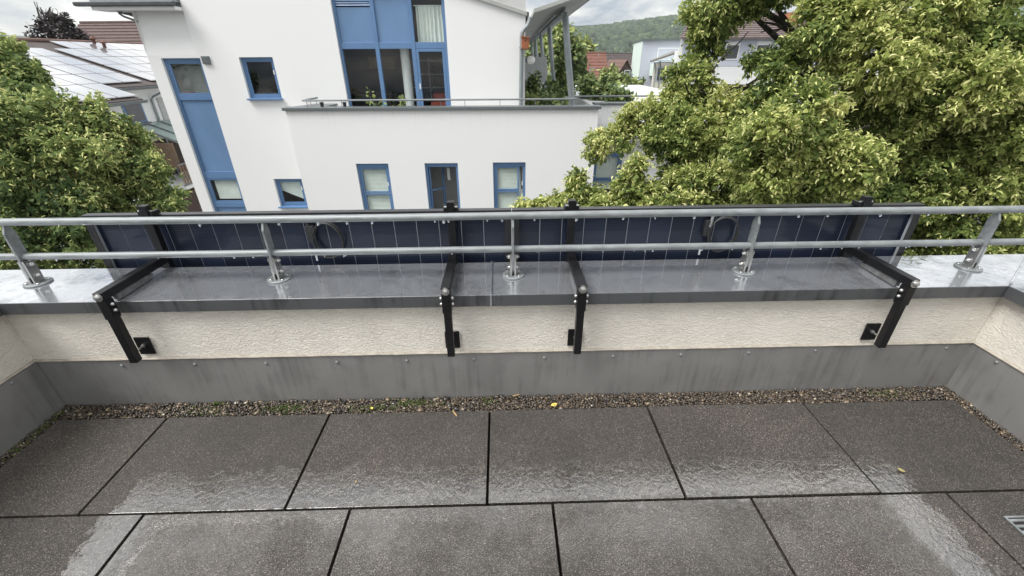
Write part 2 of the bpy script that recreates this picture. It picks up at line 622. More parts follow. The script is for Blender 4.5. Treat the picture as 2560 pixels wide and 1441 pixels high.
def m_cell():
    m, t, p = new_mat("solar_cell")
    tcn = N(t, "ShaderNodeTexCoord")
    sp = N(t, "ShaderNodeSeparateXYZ")
    t.links.new(tcn.outputs["Object"], sp.inputs[0])
    fr = N(t, "ShaderNodeMath", operation="MULTIPLY", i_1=1 / 0.0106)
    t.links.new(sp.outputs["Z"], fr.inputs[0])
    f2 = N(t, "ShaderNodeMath", operation="FRACT")
    t.links.new(fr.outputs[0], f2.inputs[0])
    lt = N(t, "ShaderNodeMath", operation="LESS_THAN", i_1=0.12)
    t.links.new(f2.outputs[0], lt.inputs[0])
    oi = N(t, "ShaderNodeObjectInfo")
    r = N(t, "ShaderNodeValToRGB")
    r.color_ramp.elements[0].color = (0.007, 0.010, 0.021, 1)
    r.color_ramp.elements[1].color = (0.011, 0.017, 0.037, 1)
    t.links.new(oi.outputs["Random"], r.inputs["Fac"])
    mxc = N(t, "ShaderNodeMix", data_type="RGBA")
    t.links.new(lt.outputs[0], mxc.inputs["Factor"])
    t.links.new(r.outputs[0], mxc.inputs["A"])
    mxc.inputs["B"].default_value = (0.04, 0.045, 0.06, 1)
    t.links.new(mxc.outputs["Result"], p.inputs["Base Color"])
    p.inputs["Roughness"].default_value = 0.3
    p.inputs["Specular IOR Level"].default_value = 0.25
    p.inputs["Coat Weight"].default_value = 0.5
    p.inputs["Coat Roughness"].default_value = 0.05
    p.inputs["Coat IOR"].default_value = 1.35
    return m


MT = {}
MT["white"] = m_render_white()
MT["beige"] = m_render_beige()
MT["coping"] = m_wet_zinc("wet_zinc_coping", (0.44, 0.455, 0.48), streak=0.20, rough_lo=0.02, rough_hi=0.20, metal=0.80, wave=0.10)
MT["shaded_fascia"] = m_wet_zinc("streaked_shaded_zinc_fascia", (0.058, 0.060, 0.063), streak=0.45, rough_lo=0.40, rough_hi=0.55, metal=0.3, wave=0.05)  # dirt-streaked coping zinc, base colour darkened to paint in the front's shade
MT["flashing"] = m_wet_zinc("zinc_flashing", (0.25, 0.246, 0.24), streak=0.15, rough_lo=0.28, rough_hi=0.46, metal=0.45, wave=0.10)
MT["paver"] = m_paver()
MT["galv"] = mat("galvanised_steel", (0.20, 0.213, 0.218), rough=0.55, metal=0.38, var=0.24, vscale=38, rvar=0.1, vstretch=(0.4, 1, 1))
MT["stainless"] = mat("stainless_steel", (0.48, 0.475, 0.46), rough=0.28, metal=0.9, var=0.1, vscale=60)
MT["black_metal"] = mat("black_powder_coat", (0.007, 0.007, 0.008), rough=0.36, spec=0.28, bump=0.08, bscale=300, bdist=0.001, var=0.2, vscale=20)
MT["black_frame"] = mat("black_anodised_frame", (0.016, 0.016, 0.018), rough=0.34, spec=0.35, var=0.3, vscale=9, coat=0.12, coat_rough=0.05)
MT["black_plastic"] = mat("black_plastic", (0.014, 0.014, 0.015), rough=0.5, var=0.2)
MT["rubber"] = mat("grey_rubber", (0.10, 0.10, 0.10), rough=0.75, var=0.3, vscale=50, bump=0.2, bscale=120)
MT["cell"] = m_cell()
MT["backsheet"] = mat("pale_backsheet", (0.55, 0.58, 0.62), rough=0.4, var=0.08)
MT["mastic"] = mat("mastic_bead", (0.36, 0.325, 0.275), rough=0.8, var=0.2, vscale=30, bump=0.3, bscale=80)
MT["joint"] = mat("dark_bedding", (0.012, 0.010, 0.009), rough=0.95, var=0.4, vscale=60)
MT["soil"] = mat("gravel_bed_soil", (0.030, 0.024, 0.017), rough=0.95, var=0.5, vscale=40, bump=0.6, bscale=150)
MT["blue"] = mat("blue_window_paint", (0.095, 0.185, 0.34), rough=0.4, var=0.06, vscale=3, coat=0.15)
MT["blue_panel"] = mat("blue_spandrel_panel", (0.12, 0.215, 0.375), rough=0.3, var=0.10, vscale=1.6, vstretch=(1, 1, 0.4), coat=0.2, coat_rough=0.1)
MT["glass"] = m_glass("window_glass", tint=(0.94, 0.96, 0.95), refl=0.0)
MT["glass_far"] = mat("dark_far_glass", (0.03, 0.036, 0.045), rough=0.08, spec=0.8)
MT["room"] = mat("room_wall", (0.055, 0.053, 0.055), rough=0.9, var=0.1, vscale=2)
MT["blind"] = mat("pale_blind_slats", (0.80, 0.84, 0.80), rough=0.6, var=0.06)
MT["curtain"] = mat("white_curtain", (0.75, 0.78, 0.75), rough=0.9, var=0.05)
MT["zinc_trim"] = mat("grey_metal_trim", (0.13, 0.145, 0.15), rough=0.45, metal=0.3, var=0.25, vscale=4, vstretch=(8, 8, 1))
MT["gutter_dark"] = mat("dark_weathered_gutter", (0.055, 0.062, 0.066), rough=0.5, metal=0.2, var=0.25, vscale=5)
MT["steel_grey"] = mat("grey_painted_steel", (0.20, 0.215, 0.225), rough=0.45, metal=0.3, var=0.12, vscale=5)
MT["pipe_grey"] = mat("grey_zinc_pipe", (0.28, 0.31, 0.32), rough=0.42, metal=0.5, var=0.12, vscale=5)
MT["canopy"] = mat("grey_canopy_board", (0.33, 0.335, 0.32), rough=0.7, var=0.10, vscale=1.5)
MT["grey_board"] = mat("pale_grey_board", (0.42, 0.43, 0.43), rough=0.8, var=0.05)
MT["orange_wood"] = mat("orange_stained_wood", (0.32, 0.105, 0.045), rough=0.6, var=0.25, vscale=12, vstretch=(4, 4, 1))
MT["wood"] = mat("weathered_wood", (0.20, 0.135, 0.09), rough=0.75, var=0.3, vscale=8, vstretch=(3, 3, 1))
MT["dark_wood"] = mat("dark_wood", (0.07, 0.05, 0.042), rough=0.75, var=0.3, vscale=8)
MT["milk_glass"] = mat("milk_glass_globe", (0.8, 0.8, 0.78), rough=0.3)
MT["bark"] = mat("tree_bark", (0.034, 0.030, 0.026), rough=0.95, var=0.4, vscale=14, vstretch=(1, 1, 0.3), bump=0.8, bscale=30, bdist=0.03)
MT["tile_red"] = mat("red_roof_tiles", (0.135, 0.055, 0.038), rough=0.75, var=0.3, vscale=3, detail=8)
MT["tile_redbrown"] = mat("red_brown_roof_tiles", (0.070, 0.042, 0.037), rough=0.75, var=0.3, vscale=3, detail=8)
MT["tile_brown"] = mat("brown_roof_tiles", (0.13, 0.075, 0.06), rough=0.75, var=0.3, vscale=3, detail=8)
MT["tile_dark"] = mat("dark_roof_tiles", (0.055, 0.042, 0.040), rough=0.7, var=0.3, vscale=3, detail=8)
MT["tile_grey"] = mat("grey_brown_roof_sheet", (0.16, 0.15, 0.135), rough=0.8, var=0.2, vscale=3)
MT["tile_mauve"] = mat("mauve_brown_roof_tiles", (0.125, 0.095, 0.09), rough=0.75, var=0.25, vscale=3, detail=8)
MT["module"] = mat("rain_wet_solar_module", (0.44, 0.44, 0.465), rough=0.12, metal=0.55, spec=0.9, coat=1.0, coat_rough=0.03, coat_ior=1.8)
MT["wall_white"] = mat("white_house_wall", (0.76, 0.77, 0.765), rough=0.9, var=0.05, vscale=0.6)
MT["wall_mint"] = mat("pale_mint_wall", (0.60, 0.70, 0.64), rough=0.9, var=0.05, vscale=0.6)
MT["wall_lilac"] = mat("pale_blue_grey_wall", (0.50, 0.53, 0.60), rough=0.9, var=0.05, vscale=0.6)
MT["wall_cream"] = mat("cream_house_wall", (0.72, 0.69, 0.60), rough=0.9, var=0.06, vscale=0.6)
MT["timber_clad"] = mat("brown_timber_cladding", (0.075, 0.050, 0.042), rough=0.8, var=0.25, vscale=2, vstretch=(6, 6, 0.4))
MT["asphalt"] = mat("wet_asphalt", (0.05, 0.05, 0.052), rough=0.4, var=0.25, vscale=0.5, bump=0.2, bscale=40)
MT["yellow_leaf"] = mat("yellow_leaf", (0.62, 0.48, 0.09), rough=0.55, var=0.2, vscale=60)
MT["dull_leaf"] = mat("sodden_leaf", (0.24, 0.20, 0.085), rough=0.4, var=0.3, vscale=60)
MT["straw"] = mat("straw_brown", (0.46, 0.31, 0.14), rough=0.7, var=0.2, vscale=60)
MT["white_paint"] = mat("white_paint", (0.78, 0.78, 0.78), rough=0.5, var=0.03)
MT["red_cloth"] = mat("red_cloth", (0.36, 0.06, 0.04), rough=0.8, var=0.2)
MT["terracotta"] = mat("dark_pot", (0.03, 0.03, 0.032), rough=0.6, var=0.2)


def m_drop():
    m, t, p = new_mat("water_drop")
    p.inputs["Base Color"].default_value = (0.9, 0.95, 1, 1)
    p.inputs["Roughness"].default_value = 0.02
    p.inputs["Transmission Weight"].default_value = 0.7
    p.inputs["IOR"].default_value = 1.33
    return m


MT["drop"] = m_drop()
LEAF_STOPS = [(0.0, (0.085, 0.130, 0.040)), (0.35, (0.175, 0.232, 0.060)), (0.7, (0.30, 0.345, 0.094)), (1.0, (0.45, 0.47, 0.16))]
BRACT_STOPS = [(0.0, (0.38, 0.44, 0.14)), (0.5, (0.62, 0.64, 0.25)), (1.0, (0.80, 0.77, 0.39))]
MT["leaf"] = m_attr_ramp("linden_leaf", LEAF_STOPS, rough=0.65, transl=0.5, spec=0.25)
MT["bract"] = m_attr_ramp("linden_blossom", BRACT_STOPS, rough=0.7, transl=0.4, spec=0.2)
MT["leaf_cool"] = m_attr_ramp("cool_green_leaf", [(0, (0.062, 0.105, 0.038)), (0.5, (0.170, 0.230, 0.075)), (1, (0.34, 0.39, 0.14))], rough=0.65, transl=0.5, spec=0.25)
MT["leaf_far"] = m_attr_ramp("far_green_leaf", [(0, (0.05, 0.085, 0.032)), (0.5, (0.15, 0.21, 0.07)), (1, (0.36, 0.40, 0.14))], rough=0.6, transl=0.25)
MT["leaf_copper"] = m_attr_ramp("copper_leaf", [(0, (0.020, 0.016, 0.018)), (0.5, (0.035, 0.024, 0.027)), (1, (0.06, 0.05, 0.035))], rough=0.6, transl=0.15)
MT["forest"] = m_attr_ramp("forest_leaf", [(0, (0.014, 0.029, 0.014)), (0.5, (0.027, 0.051, 0.022)), (1, (0.06, 0.092, 0.036))], rough=0.8)
MT["pebble"] = m_attr_ramp("wet_pebble", [(0, (0.020, 0.017, 0.014)), (0.4, (0.045, 0.033, 0.023)), (0.7, (0.105, 0.075, 0.047)),
                                         (0.90, (0.20, 0.155, 0.10)), (1, (0.62, 0.57, 0.46))], rough=0.28, spec=0.6)
MT["moss"] = m_attr_ramp("moss", [(0, (0.03, 0.045, 0.008)), (1, (0.08, 0.12, 0.02))], rough=0.8)

# ================================================================== LARGE STRUCTURE
GZ = -7.5                                             # street level
ground = tag(MB().poly([(-400, -60, GZ), (400, -60, GZ), (400, 1500, GZ), (-400, 1500, GZ)]).build("ground", MT["asphalt"]), kind="structure")

XL, XR, YW = -2.0, 2.09, 1.52                          # inner faces of the terrace walls
floor = tag(MB().box(XL - 0.2, XR + 0.2, -3.5, YW + 0.1, -0.30, -0.045).build("terrace_floor", MT["joint"]), kind="structure")
PX0, PX1, PY1, PY2, PS = -1.4694, -1.2412, 0.9644, 1.4226, 0.7
JW = 0.0098
prow = PY2 - PY1


def paver(x0, x1, y0, y1):
    b = MB().box(x0 + JW / 2, x1 - JW / 2, y0 + JW / 2, y1 - JW / 2, -0.042, 0)
    o = b.build("paver", MT["paver"], floor, bevel=0.0006)
    o.location.z = random.uniform(-0.0012, 0.0012)
    o.rotation_euler = (random.uniform(-1, 1) * 0.0012, random.uniform(-1, 1) * 0.0012, 0)
    return o


PEL, PER = -1.938, 2.028
for r, off in enumerate((PX0, PX1) * 5):
    y1 = PY2 - r * prow
    xs = [off + PS * i for i in range(-3, 9)]
    xs = [x for x in xs if PEL + 0.04 < x < PER - 0.04]
    xs = [PEL] + xs + [PER]
    for a, b in zip(xs[:-1], xs[1:]):
        paver(a, b, y1 - prow, y1)


# ---- front parapet wall
par = thing("parapet_wall", "low beige rendered parapet wall along the front of the terrace under a wet zinc coping", "wall", (0, YW, 0))
YC0, YC1, ZC, ZCB = 1.4875 - YW, 1.79 - YW, 0.543, 0.491
MB().box(-2.6, 2.75, 0, 0.245, -7.0, ZCB + 0.03).build("wall_body", MT["beige"], par)


def coping_section(x0, x1, parent, y0, y1, z):
    """sheet with folded front edge and a slight fall inwards"""
    b = MB()
    prof = [(y0, z - 0.052), (y0 - 0.0012, z - 0.0018), (y0 + 0.0008, z), (y1 - 0.003, z + 0.004), (y1, z), (y1, z - 0.052),
            (y1 - 0.006, z - 0.052), (y1 - 0.006, z - 0.010), (y0 + 0.008, z - 0.012), (y0 + 0.008, z - 0.052)]
    b.prism(prof, x0, x1, "x")
    b.m[2] = b.m[3] = 1  # front face and lip use the zinc with shade in its colour
    return b.build("coping", [MT["coping"], MT["shaded_fascia"]], parent)


SX = -0.05
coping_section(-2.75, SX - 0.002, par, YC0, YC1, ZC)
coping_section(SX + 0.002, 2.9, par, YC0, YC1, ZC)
sm = MB().box(SX - 0.003, SX + 0.003, YC0 + 0.0, YC1 - 0.004, ZC - 0.004, ZC + 0.012)
sm.box(SX - 0.004, SX + 0.004, YC0 - 0.004, YC0 - 0.0005, ZC - 0.052, ZC + 0.003)
sm.build("seam", MT["coping"], par, bevel=0.001)


def flashing(x0, x1, lip=0.0):
    b = MB()
    zt = 0.2375
    b.prism([(-0.004 - lip, -0.045), (-0.004 - lip, zt), (-0.008 - lip, zt + 0.004), (-0.001, zt + 0.006), (0.0015, zt + 0.006), (0.0015, -0.045)], x0, x1, "x")
    return b.build("flashing", MT["flashing"], par)


flashing(XL + 0.003, -0.157, 0.0)
flashing(-0.162, 1.637, 0.0012)
flashing(1.633, XR - 0.003, 0.0024)
MB().tube([(x, -0.006, 0.2455 + 0.0008 * math.sin(x * 31)) for x in np.linspace(XL + 0.005, XR - 0.005, 60)], 0.0055, 6).build("sealant_bead", MT["mastic"], par, smooth=True)
screw_me = MB().lathe([(0.0075, 0), (0.0075, -0.002), (0.006, -0.0045), (0.003, -0.0058)], 12, axis="y").mesh("screw", MT["galv"], True)
for x, z in ((-1.647, .212), (-1.338, .211), (-1.035, .207), (-.73, .206), (-.427, .207), (-.134, .208), (.175, .207), (.478, .208), (.78, .209),
             (1.083, .213), (1.381, .217), (1.679, .222), (1.975, .217)):
    inst("screw", screw_me, par, (x, -0.0045, z))


def side_wall(name, label, x, sgn):
    """sgn +1: wall to the right of the terrace (inner face looks to -x)"""
    w = thing(name, label, "wall", (x, 0, 0))
    X = lambda a: a * sgn
    bx = lambda b, a, c, *r: b.box(min(X(a), X(c)), max(X(a), X(c)), *r)
    bx(MB(), 0, 0.24, -3.5, YW - 0.001, -7.0, ZCB + 0.03).build("wall_body", MT["beige"], w)
    b = MB()
    prof = [(X(-0.036), ZC - 0.052), (X(-0.0372), ZC - 0.0018), (X(-0.0352), ZC + 0.0005), (X(0.40), ZC + 0.0045), (X(0.40), ZC - 0.052),
            (X(0.392), ZC - 0.052), (X(0.392), ZC - 0.01), (X(-0.028), ZC - 0.012), (X(-0.028), ZC - 0.052)]
    b.prism(prof, -3.5, YW + YC0 - 0.001, "y")
    b.m[2] = b.m[3] = 1  # inner face and lip: zinc coloured dark for shade
    b.build("coping", [MT["coping"], MT["shaded_fascia"]], w)
    zt = 0.2385
    b = MB()
    fp = [(X(-0.010), -0.045), (X(-0.0075), zt), (X(-0.011), zt + 0.004), (X(-0.001), zt + 0.007), (X(-0.001), -0.045)]
    b.prism(fp, -3.5, YW - 0.006, "y")
    b.build("flashing", MT["flashing"], w)
    MB().tube([(X(-0.007), y, 0.2465) for y in np.linspace(-3.4, YW - 0.008, 30)], 0.0055, 6).build("sealant_bead", MT["mastic"], w, smooth=True)
    for y in (1.40, 1.10, 0.80, 0.5, 0.2):
        inst("screw", screw_me, w, (X(-0.008), y, 0.224), (0, 0, -math.pi / 2 * -sgn * -1))
    return w


side_wall("side_wall", "beige side wall with wet zinc coping at the left end of the terrace", XL, -1)
side_wall("side_wall", "beige side wall with zinc coping at the right end of the terrace", XR, 1)
# standing fold where the copings meet at the right corner
fold = MB()
p0, p1 = Vector((XR - 0.036, YW + YC0, 0)), Vector((XR + 0.37, YW + YC1 - 0.005, 0))
dd = (p1 - p0).normalized(); pp = Vector((-dd.y, dd.x, 0)) * 0.004
fold.hexa([p0 + pp * -1 + Vector((0, 0, ZC - .003)), p0 + pp + Vector((0, 0, ZC - .003)), p1 + pp + Vector((0, 0, ZC)), p1 - pp + Vector((0, 0, ZC)),
           p0 - pp + Vector((0, 0, ZC + .014)), p0 + pp + Vector((0, 0, ZC + .014)), p1 + pp + Vector((0, 0, ZC + .016)), p1 - pp + Vector((0, 0, ZC + .016))])
fo = fold.build("corner_fold", MT["coping"], par, bevel=0.001)
fo.location = (0, -YW, 0)

# ================================================================== THE WHITE BUILDING OPPOSITE
BA = math.radians(-1.5)
bld = thing("white_building", "white rendered building with blue windows and a roof terrace across the street", "building", (0, 0, 0), BA)


def grid_wall(x0, x1, z0, ztop, n0, holes, reveal, name, m, thick=0.0):
    """wall in the plane y = n0 facing -y with rectangular openings; ztop is a number or a function of x"""
    zt = ztop if callable(ztop) else (lambda x: ztop)
    xs = sorted({x0, x1, *[h[0] for h in holes], *[h[1] for h in holes]})
    zs = sorted({z0, *[h[2] for h in holes], *[h[3] for h in holes]})
    zs = zs + [None]
    b = MB()
    inh = lambda xa, xb, za, zb: any(h[0] <= xa + 1e-6 and xb <= h[1] + 1e-6 and h[2] <= za + 1e-6 and (zb is not None and zb <= h[3] + 1e-6) for h in holes)
    for xa, xb in zip(xs[:-1], xs[1:]):
        for za, zb in zip(zs[:-1], zs[1:]):
            if inh(xa, xb, za, zb):
                continue
            ta, tb = (zt(xa), zt(xb)) if zb is None else (zb, zb)
            b.poly([(xa, n0, za), (xb, n0, za), (xb, n0, tb), (xa, n0, ta)])
    for (a, c, d, e) in holes:
        if a <= x0 + 1e-6:
            continue
        y2 = n0 + reveal
        b.poly([(a, n0, d), (a, n0, e), (a, y2, e), (a, y2, d)])
        b.poly([(c, n0, d), (c, y2, d), (c, y2, e), (c, n0, e)])
        b.poly([(a, n0, e), (c, n0, e), (c, y2, e), (a, y2, e)])
        b.poly([(a, n0, d), (a, y2, d), (c, y2, d), (c, n0, d)])
    return b, zt


NB, NU, NR = 12.0, 13.4, 13.0
H_low = [(-4.31, -3.42, -2.65, -1.153), (-2.423, -1.51, -2.65, -1.150), (-0.544, 0.357, -2.65, -1.140)]
bw, _ = grid_wall(-5.9, 2.24, GZ, 0.205, NB, H_low, 0.13, "w", None)
bw.poly([(-5.9, NU, GZ), (-5.9, NB, GZ), (-5.9, NB, 0.19), (-5.9, NU, 0.19)])
bw.poly([(2.24, NB, GZ), (2.24, NU + 4, GZ), (2.24, NU + 4, 0.19), (2.24, NB, 0.19)])
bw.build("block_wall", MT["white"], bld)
H_up = [(-9.68, -8.60, -3.2, 1.43), (-7.53, -6.597, 0.40, 1.443), (-7.47, -6.59, -2.78, -1.90), (-4.735, -1.765, -0.25, 3.0)]
roofz = lambda s: 2.385 + 0.285 * (0.36 - s) if s > -5 else 3.91 - 0.25 * (-5 - s)
bu, _ = grid_wall(-10.03, 0.36, GZ, roofz, NU, H_up + [(-10.03, -8.66, 1.5, 2.9)], 0.16, "u", None)
bu.poly([(0.36, NU, GZ), (0.36, NU + 22, GZ), (0.36, NU + 22, 2.385), (0.36, NU, 2.385)])
bu.poly([(-10.03, NU + 22, GZ), (-10.03, NU, GZ), (-10.03, NU, roofz(-10.03)), (-10.03, NU + 22, roofz(-10.03))])
bu.build("upper_wall", MT["white"], bld)
# right-hand wing
bwr, _ = grid_wall(2.245, 9.0, GZ, 0.20, NR, [(2.40, 3.25, -2.6, -1.058)], 0.12, "r", None)
bwr.build("wing_wall", MT["white"], bld)
MB().box(2.30, 9.0, NR - 0.05, NR + 0.4, 0.205, 0.262).build("wing_cap", MT["zinc_trim"], bld, bevel=0.006)
# the strip under the eaves leans back from the wall above the tall window
MB().poly([(-10.03, NU, 1.5), (-8.66, NU, 1.5), (-8.66, NU + .16, 2.9), (-10.03, NU + .16, 2.9)]).poly([(-8.66, NU, 1.5), (-8.66, NU, 2.9), (-8.66, NU + .16, 2.9)]).build("upper_wall", MT["white"], bld)
# eaves box at the left
MB().box(-10.80, -8.665, 13.10, NU + .27, 2.527, 2.605).build("soffit", MT["white"], bld, bevel=0.004)
MB().prism([(13.0, 2.62), (13.0, 2.69), (13.05, 2.705), (13.14, 2.705), (13.14, 2.607), (13.05, 2.607)], -11.15, -8.62, "x").build("gutter", MT["gutter_dark"], bld, bevel=0.004)
MB().box(-10.80, -8.70, 13.12, NU + .27, 2.707, 2.80).build("eaves_band", MT["pipe_grey"], bld, bevel=0.004)
MB().box(-10.75, -8.72, 13.15, NU + .27, 2.802, 2.87).build("eaves_band", MT["zinc_trim"], bld, bevel=0.004)
bp = MB().tube([(-10.42, 13.45, 2.525), (-10.40, 13.46, 2.47), (-10.32, 13.47, 2.41), (-10.02, 13.5, 2.30)], 0.028, 8)
bp.build("bracket_pipe", MT["zinc_trim"], bld, smooth=True)
bp = MB().tube([(-10.40, 13.5, 2.525), (-10.32, 13.5, 2.48), (-10.22, 13.51, 2.465), (-10.02, 13.52, 2.39)], 0.022, 8)
bp.build("bracket_pipe", MT["zinc_trim"], bld, smooth=True)
# roof over the upper storey
rf = MB()
rf.prism([(-5, 3.93), (0.46, 2.375), (0.46, 2.47), (-5, 4.05), (-10.6, 2.62), (-10.6, 2.50)], NU + 0.3, NU + 22, "y")
rf.build("roof", MT["tile_dark"], bld)
MB().prism([(-5, 3.90), (0.40, 2.36), (0.40, 2.45), (-5, 3.99)], NU - 0.07, NU + 0.29, "y").build("verge_board", MT["canopy"], bld, bevel=0.004)
# terrace cap and slab
MB().box(-5.96, 2.30, NB - 0.06, NB + 0.30, 0.207, 0.280).build("terrace_cap", MT["zinc_trim"], bld, bevel=0.006)
MB().prism([(-5.955, 0), (-5.0, 0), (-5.0, 1.0), (-5.6, 1.02)], 0.20, 0.268, "z").build("terrace_cap", MT["zinc_trim"], bld, bevel=0.004).location = (0, NB + 0.301, 0)
MB().box(-5.89, 9.0, NB + 0.31, NU - 0.002, -0.35, -0.30).box(0.37, 9.0, NU, NU + 20, -0.35, -0.301).build("terrace_deck", MT["grey_board"], bld)


def window(x0, x1, z0, z1, y, panes, frame=0.07, sash=0.045, sill=False, top=0.0, blind=None, room=True, skew=False):
    """frame mesh with pane / blind / sill children; panes: (x0,x1,z0,z1) as fractions of the clear opening"""
    b = MB()
    yf0, yf1 = y, y + 0.07
    b.box(x0, x0 + frame, yf0, yf1, z0, z1).box(x1 - frame, x1, yf0, yf1, z0, z1)
    b.box(x0 + frame, x1 - frame, yf0, yf1, z0, z0 + frame)
    b.box(x0 + frame, x1 - frame, yf0 - 0.004, yf1, z1 - frame - top, z1)
    w = b.build("window", MT["blue"], bld, bevel=0.005)
    cx0, cx1, cz0, cz1 = x0 + frame, x1 - frame, z0 + frame, z1 - frame - top
    for (a, c, d, e) in panes:
        q = (cx0 + a * (cx1 - cx0), cx0 + c * (cx1 - cx0), cz0 + d * (cz1 - cz0), cz0 + e * (cz1 - cz0))
        s = MB()
        s.box(q[0] + .002, q[0] + sash, y + .012, y + .06, q[2] + .002, q[3] - .002).box(q[1] - sash, q[1] - .002, y + .012, y + .06, q[2] + .002, q[3] - .002)
        s.box(q[0] + sash, q[1] - sash, y + .012, y + .06, q[2] + .002, q[2] + sash).box(q[0] + sash, q[1] - sash, y + .012, y + .06, q[3] - sash, q[3] - .002)
        s.build("sash", MT["blue"], w, bevel=0.004)
        MB().box(q[0] + sash, q[1] - sash, y + .03, y + .036, q[2] + sash, q[3] - sash).build("pane", MT["glass"], w)
    if panes:
        zc = cz0 + .62 * (cz1 - cz0)
        MB().box(cx1 - .034, cx1 - .012, y - .014, y + .011, zc - .02, zc + .09).build("handle", MT["white_paint"], w)
    if blind is not None:
        bz0 = cz0 + blind * (cz1 - cz0)
        s = MB()
        k = 0
        z = cz1
        while z > bz0:
            s.poly([(cx0, y + .125, z), (cx1, y + .125, z), (cx1, y + .100, z - .036), (cx0, y + .100, z - .036)])
            z -= 0.038
        s.build("blind", MT["blind"], w)
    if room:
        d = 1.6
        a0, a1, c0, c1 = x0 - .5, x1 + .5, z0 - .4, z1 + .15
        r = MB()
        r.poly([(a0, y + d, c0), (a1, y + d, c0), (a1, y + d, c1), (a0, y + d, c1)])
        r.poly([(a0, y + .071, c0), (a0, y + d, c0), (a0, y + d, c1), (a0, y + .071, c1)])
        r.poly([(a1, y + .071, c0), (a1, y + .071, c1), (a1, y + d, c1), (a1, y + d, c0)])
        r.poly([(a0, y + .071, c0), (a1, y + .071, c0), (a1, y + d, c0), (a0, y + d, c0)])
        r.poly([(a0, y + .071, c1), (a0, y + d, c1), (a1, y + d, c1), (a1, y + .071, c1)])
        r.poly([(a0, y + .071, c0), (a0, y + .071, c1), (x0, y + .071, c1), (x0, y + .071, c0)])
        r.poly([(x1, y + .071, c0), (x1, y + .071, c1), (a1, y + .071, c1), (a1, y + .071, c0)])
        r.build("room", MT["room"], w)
    if sill:
        MB().box(x0 - .03, x1 + .03, y - .19, y, z0 - .035, z0 + .006).build("sill", MT["blue"], w, bevel=0.004)
    return w


Y1 = NB + 0.06
h = H_low[0]; window(h[0], h[1], h[2], h[3], Y1, [(0, 1, 0, .44), (0, 1, .45, 1)], top=0.05, blind=0.0)
h = H_low[1]; w2 = window(h[0], h[1], h[2], h[3], Y1, [], top=0.05, frame=.065)
# middle window: casement swung open into the dark room
cs = MB(); L = 0.5
for a, c, d, e in ((0, .05, 0, 1.34), (L - .05, L, 0, 1.34), (.05, L - .05, 0, .05), (.05, L - .05, 1.29, 1.34), (.05, L - .05, .62, .66)):
    cs.box(a, c, 0, .05, d, e)
oc = cs.build("casement", MT["blue"], w2, bevel=0.004); oc.location = (h[0] + .08, Y1 + .06, h[2] + .06); oc.rotation_euler = (0, 0, math.radians(42))
MB().box(h[0] + .52, h[0] + .60, Y1 + .5, Y1 + .56, h[2] + .9, h[2] + 1.25).build("wall_switch", MT["blind"], w2)
h = H_low[2]; w3 = window(h[0], h[1], h[2], h[3], Y1, [(0, .86, 0, .48), (0, .86, .49, 1)], top=0.05, blind=0.02)
MB().tube([(h[1] - .13, Y1 + .02, h[3] - .12), (h[1] - .10, Y1 + .0, h[3] - .75)], 0.018, 8).build("drain_hose", MT["black_plastic"], w3)
Y2 = NU + 0.08
h = H_up[1]; window(h[0], h[1], h[2], h[3], Y2, [(0, 1, 0, 1)], sill=True)
h = H_up[2]; wb = window(h[0], h[1], h[2], h[3], Y2, [(0, 1, 0, 1)], sill=True)
MB().poly([(h[0] + .06, Y2 + .12, h[3] - .08), (h[1] - .06, Y2 + .12, h[3] - .08), (h[1] - .06, Y2 + .12, h[2] + .14), (h[0] + .06, Y2 + .12, h[2] + .48)]).build("roller_blind", MT["blind"], wb)
# tall window strip at the left: pane / blue panel / pane
h = H_up[0]
ws = MB()
for a, c, d, e in ((h[0], h[0] + .08, h[2], h[3]), (h[1] - .05, h[1], h[2], h[3]), (h[0] + .08, h[1] - .05, h[3] - .09, h[3]), (h[0] + .08, h[1] - .05, .36, .50),
                   (h[0] + .08, h[1] - .05, -1.90, -1.68), (h[0] + .08, h[1] - .05, -2.82, -2.66)):
    ws.box(a, c, Y2, Y2 + .08, d, e)
wsf = ws.build("window", MT["blue"], bld, bevel=0.006)
MB().box(h[0] + .08, h[1] - .05, Y2 + .04, Y2 + .06, -1.68, .36).build("spandrel_panel", MT["blue_panel"], wsf)
MB().box(h[0] + .08, h[1] - .05, Y2 + .04, Y2 + .06, h[2], -2.82).build("spandrel_panel", MT["blue_panel"], wsf)
for d, e in ((.50, h[3] - .09), (-2.66, -1.90)):
    s = MB()
    s.box(h[0] + .082, h[0] + .14, Y2 + .01, Y2 + .06, d + .002, e - .002).box(h[1] - .10, h[1] - .052, Y2 + .01, Y2 + .06, d + .002, e - .002)
    s.box(h[0] + .14, h[1] - .10, Y2 + .01, Y2 + .06, d + .002, d + .05).box(h[0] + .14, h[1] - .10, Y2 + .01, Y2 + .06, e - .05, e - .002)
    s.build("sash", MT["blue"], wsf, bevel=0.004)
MB().box(h[0] + .14, h[1] - .10, Y2 + .03, Y2 + .036, .55, h[3] - .14).build("pane", MT["glass"], wsf)
MB().box(h[0] + .14, h[1] - .10, Y2 + .03, Y2 + .036, -2.61, -1.95).build("pane", MT["glass"], wsf)
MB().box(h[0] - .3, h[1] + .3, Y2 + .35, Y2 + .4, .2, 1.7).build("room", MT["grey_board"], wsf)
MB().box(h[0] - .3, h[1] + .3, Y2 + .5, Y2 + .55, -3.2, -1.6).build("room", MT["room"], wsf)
MB().box(h[0] + .20, h[0] + .48, Y2 + .10, Y2 + .16, .52, .56).build("red_folder", MT["red_cloth"], wsf)
s = MB()
for k in range(17):
    z = -1.95 - k * .036
    s.poly([(h[0] + .22, Y2 + .12, z), (h[1] - .10, Y2 + .12, z), (h[1] - .10, Y2 + .095, z - .034), (h[0] + .22, Y2 + .095, z - .034)])
